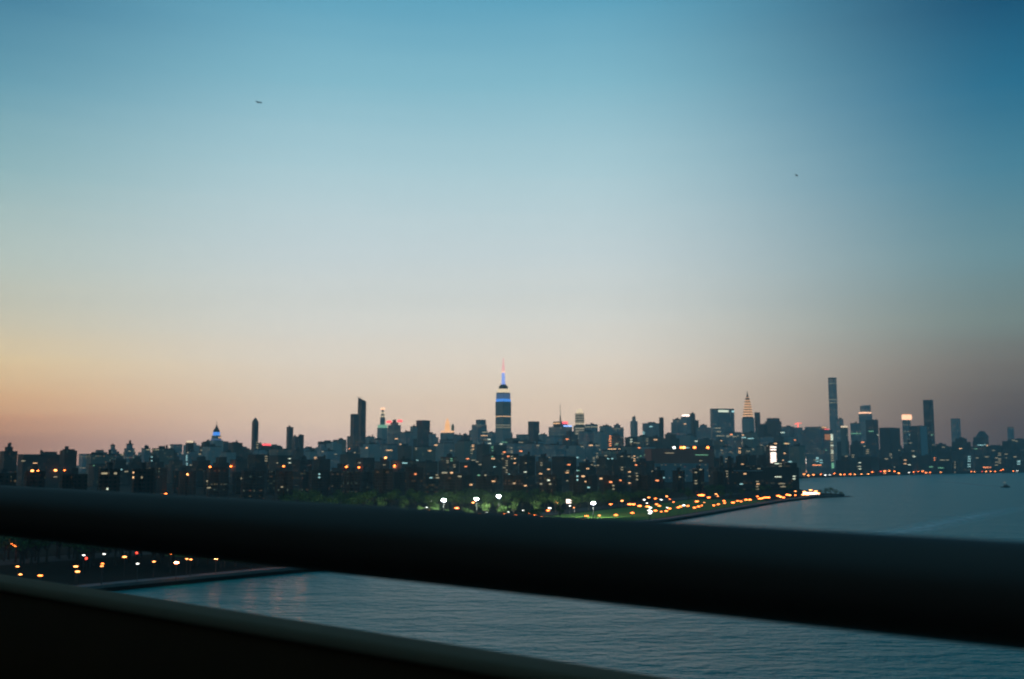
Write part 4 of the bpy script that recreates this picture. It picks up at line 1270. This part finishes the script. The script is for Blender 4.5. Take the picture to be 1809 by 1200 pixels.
bm = bmesh.new(); tube(bm, (.2, 0, 5.5), (.2, 0, 9), .12, .06); tube(bm, (-3.2, 0, 8.2), (.8, 0, 8.4), .16); new_obj('mast', bm, G['w_dim'], root)  # mast and boom made pale by an added glow, not a lamp

m_foam, nt, b = newmat('wake_foam')
b.inputs["Base Color"].default_value = (.8, .85, .84, 1)
b.inputs["Roughness"].default_value = .5
t = N(nt, "ShaderNodeTexCoord")
uvs = N(nt, "ShaderNodeSeparateXYZ"); nt.links.new(t.outputs["UV"], uvs.inputs[0])
nn = N(nt, "ShaderNodeTexNoise"); nn.inputs["Scale"].default_value = .12; nn.inputs["Detail"].default_value = 6
nt.links.new(t.outputs["Object"], nn.inputs[0])
ac = M(nt, 'SUBTRACT', 1.0, M(nt, 'ABSOLUTE', M(nt, 'SUBTRACT', M(nt, 'MULTIPLY', uvs.outputs[1], 2.0), 1.0)))
al = M(nt, 'SUBTRACT', 1.0, M(nt, 'ABSOLUTE', M(nt, 'SUBTRACT', M(nt, 'MULTIPLY', uvs.outputs[0], 2.0), 1.0)))
al = MR(nt, al, 0, .5, 0, 1, True)
alpha = M(nt, 'MULTIPLY', M(nt, 'MULTIPLY', M(nt, 'POWER', ac, 1.5), al), MR(nt, nn.outputs[0], .3, .7, .15, .8))
nt.links.new(alpha, b.inputs["Alpha"])


def wake(px_pts, width, dz):
    P = [ground(a, b_, dz) for a, b_ in px_pts]
    # smooth the polyline
    Q = []
    for i in range(len(P) - 1):
        p0, p1, p2, p3 = P[max(0, i - 1)], P[i], P[i + 1], P[min(len(P) - 1, i + 2)]
        for k in range(8):
            f = k / 8
            Q.append(.5 * ((2 * p1) + (p2 - p0) * f + (2 * p0 - 5 * p1 + 4 * p2 - p3) * f * f + (-p0 + 3 * p1 - 3 * p2 + p3) * f ** 3))
    Q.append(P[-1])
    bm = bmesh.new()
    uv = bm.loops.layers.uv.new('UVMap')
    rows = []
    for i, q in enumerate(Q):
        d = (Q[min(len(Q) - 1, i + 1)] - Q[max(0, i - 1)]).normalized()
        nrm = Vector((-d.y, d.x, 0))
        wd = width * (0.5 + q.y / 1400)
        rows.append((bm.verts.new(q - nrm * wd), bm.verts.new(q + nrm * wd), i / (len(Q) - 1)))
    for a, c in zip(rows, rows[1:]):
        f = bm.faces.new((a[0], c[0], c[1], a[1]))
        for l, u_ in zip(f.loops, ((a[2], 0), (c[2], 0), (c[2], 1), (a[2], 1))): l[uv].uv = u_
    bmesh.ops.recalc_face_normals(bm, faces=bm.faces)
    o = new_obj('wake', bm, m_foam)
    tag(o, kind='stuff')
    return o


tag(wake([(1770, 860), (1730, 857), (1690, 853), (1640, 850)], 7, .05), 'faint pale wake trailing behind the small tug boat', 'wake')
tag(wake([(1120, 972), (1280, 968), (1450, 957), (1560, 945), (1660, 925), (1760, 905), (1850, 890)], 24, .06), 'broad curved ship wake crossing the open river', 'wake')
tag(wake([(1350, 958), (1470, 945), (1600, 938), (1700, 932)], 6, .1), 'thin second wake line inside the broad curved one', 'wake')

p = at(456, 180.5, 3500)
root = empty('airliner', p, 0, 'distant dark airliner high in the sky', 'airplane')
root.rotation_euler = (math.radians(4), math.radians(6), math.radians(35))
m_pl = plain('plane_paint', (.3, .31, .32), .5)
bm = bmesh.new(); prof = [(.2, -12), (1.1, -10), (1.6, -6), (1.6, 6), (1.2, 9), (.3, 13)]
lathe(bm, prof, 12); o = new_obj('fuselage', bm, m_pl, root, True); o.rotation_euler = (0, math.radians(90), 0)
for sgn in (-1, 1):
    bm = bmesh.new(); q = [(-3.2, sgn * 1.2), (2.6, sgn * 1.2), (3.8, sgn * 13), (2.0, sgn * 13)]
    prism(bm, q if sgn > 0 else q[::-1], -.5, -.2); bmesh.ops.recalc_face_normals(bm, faces=bm.faces); new_obj('wing', bm, m_pl, root)
    bm = bmesh.new(); q = [(9, sgn * .6), (11.6, sgn * .6), (12.4, sgn * 5), (11.2, sgn * 5)]
    prism(bm, q, .3, .55); bmesh.ops.recalc_face_normals(bm, faces=bm.faces); new_obj('tailplane', bm, m_pl, root)
    bm = bmesh.new(); lathe(bm, [(.7, -2), (.9, -1), (.6, 1.6)], 10); o = new_obj('engine', bm, m_pl, root); o.location = (-.5, sgn * 4.4, -1.5); o.rotation_euler = (0, math.radians(90), 0)
bm = bmesh.new()
a = [bm.verts.new(v_) for v_ in ((8.5, -.15, 1.2), (12, -.15, 1), (13.2, -.15, 5.4), (11.4, -.15, 5.4))]
c = [bm.verts.new(v_) for v_ in ((8.5, .15, 1.2), (12, .15, 1), (13.2, .15, 5.4), (11.4, .15, 5.4))]
bm.faces.new(a[::-1]); bm.faces.new(c)
for i in range(4): bm.faces.new((a[i], a[(i + 1) % 4], c[(i + 1) % 4], c[i]))
new_obj('tail_fin', bm, m_pl, root)

# bird: one body mesh with bent wings
p = at(1407, 310, 150)
bm = bmesh.new()
lathe(bm, [(.01, -.22), (.05, -.12), (.06, .02), (.035, .12), (.01, .2)], 8)
for sgn in (-1, 1):
    q = [Vector((0, 0, -.06)), Vector((0, 0, .06)), Vector((sgn * .16, .13, .09)), Vector((sgn * .16, .13, -.03)), Vector((sgn * .3, .02, -.1)), Vector((sgn * .3, .02, -.06))]
    vs = [bm.verts.new(v_) for v_ in q]
    bm.faces.new((vs[0], vs[3], vs[2], vs[1])); bm.faces.new((vs[3], vs[4], vs[5], vs[2]))
    vs = [bm.verts.new(v_ + Vector((0, -.015, 0))) for v_ in q]
    bm.faces.new((vs[1], vs[2], vs[3], vs[0])); bm.faces.new((vs[2], vs[5], vs[4], vs[3]))
o = new_obj('bird', bm, plain('dark_feathers', (.02, .02, .022), .8)); o.location = p; o.rotation_euler = (math.radians(55), math.radians(35), 0)
tag(o, 'tiny dark bird high in the sky above the thin square supertall', 'bird')

# ------------------------------------------------------------------ the bridge the camera is on
U = Vector((-math.sin(math.radians(53.8)), math.cos(math.radians(53.8)), 0.013))   # along the rail, towards the city
Nn = Vector((math.cos(math.radians(53.8)), math.sin(math.radians(53.8)), 0))       # outwards


def sweep(name, prof, s0, s1, mat, parent, n=1):
    """profile points (outward, up) swept along the bridge"""
    bm = bmesh.new()
    rings = []
    for i in range(n + 1):
        s = s0 + (s1 - s0) * i / n
        rings.append([bm.verts.new(U * s + Nn * a + Vector((0, 0, h))) for a, h in prof])
    k = len(prof)
    for a, c in zip(rings, rings[1:]):
        for i in range(k): bm.faces.new((a[i], a[(i + 1) % k], c[(i + 1) % k], c[i]))
    bm.faces.new(rings[0][::-1]); bm.faces.new(rings[-1])
    bmesh.ops.recalc_face_normals(bm, faces=bm.faces)
    return new_obj(name, bm, mat, parent, True)


def rounded(a0, a1, h0, h1, r, seg=6):
    out = []
    for cx, cz, t0 in ((a1 - r, h1 - r, 0), (a0 + r, h1 - r, 90), (a0 + r, h0 + r, 180), (a1 - r, h0 + r, 270)):
        for i in range(seg + 1):
            t_ = math.radians(t0 + 90 * i / seg)
            out.append((cx + r * math.cos(t_), cz + r * math.sin(t_)))
    return out


m_rail = plain('rail_paint', (.125, .05, .032), .5, .0, .12, 6)
m_rail.node_tree.nodes['Principled BSDF'].inputs['Specular IOR Level'].default_value = 0.55
m_par = plain('parapet_shaded_face', (.10, .026, .008), .7, 0, .2, 4)  # face colour kept darker than the top to carry its shade
m_par.node_tree.nodes['Principled BSDF'].inputs['Specular IOR Level'].default_value = 0.1
m_par_top = plain('parapet_lit_top', (.4, .18, .1), .8, 0, .15, 4)  # top colour kept lighter to carry the sky light on it
rail = empty('bridge_railing', (0, 0, EYE), 0, 'dark steel bridge railing crossing the whole foreground', 'railing')
sweep('upper_rail', rounded(2.14, 2.34, -.374, -.166, .098, 12), -8, 40, m_rail, rail)
sweep('parapet_cap', rounded(2.21, 2.36, -.60, -.557, .02), -8, 40, m_par_top, rail)
sweep('parapet', [(2.225, -1.5), (2.34, -1.5), (2.34, -.5995), (2.225, -.5995)], -8, 40, m_par, rail)
for s in (-4.6, -.75, 5.6, 9.8, 14, 18.2, 22.4, 26.6):
    bm = bmesh.new()
    c = U * s + Nn * 2.28
    bm_z = c.z
    prism(bm, [(c.x + U.x * a * .06 + Nn.x * b_ * .05, c.y + U.y * a * .06 + Nn.y * b_ * .05) for a, b_ in ((-1, -1), (1, -1), (1, 1), (-1, 1))], bm_z - .57, bm_z - .37)
    bmesh.ops.recalc_face_normals(bm, faces=bm.faces)
    new_obj('post', bm, m_rail, rail)
road = sweep('road', [(-7, -1.75), (2.12, -1.75), (2.12, -1.45), (-7, -1.45)], -14, 60, m_road, None)
road.location = (0, 0, EYE)
for p_ in road.data.polygons: p_.use_smooth = False
tag(road, kind='structure')

# unseen wall added across the roadway to block sky light from the railing
blocker = sweep('bridge_girder_wall', [(-7.2, -1.7), (-7.0, -1.7), (-7.0, 6.5), (-7.2, 6.5)], -60, 90, m_rail, None)
blocker.location = (0, 0, EYE)
for p_ in blocker.data.polygons: p_.use_smooth = False
tag(blocker, kind='structure')

# ------------------------------------------------------------------ evening haze
bm = bmesh.new()
box(bm, -7500, 7500, -3500, 7500, -4.0, 1200)
hz = bpy.data.materials.new('evening_haze')
hz.use_nodes = True
nt = hz.node_tree
nt.nodes.clear()
pv = N(nt, "ShaderNodeVolumePrincipled")
pv.inputs["Color"].default_value = (.62, .92, 1.0, 1)
pv.inputs["Density"].default_value = 0.000085
pv.inputs["Anisotropy"].default_value = 0.2
om = N(nt, "ShaderNodeOutputMaterial")
nt.links.new(pv.outputs[0], om.inputs["Volume"])
tag(new_obj('haze', bm, hz), kind='stuff')
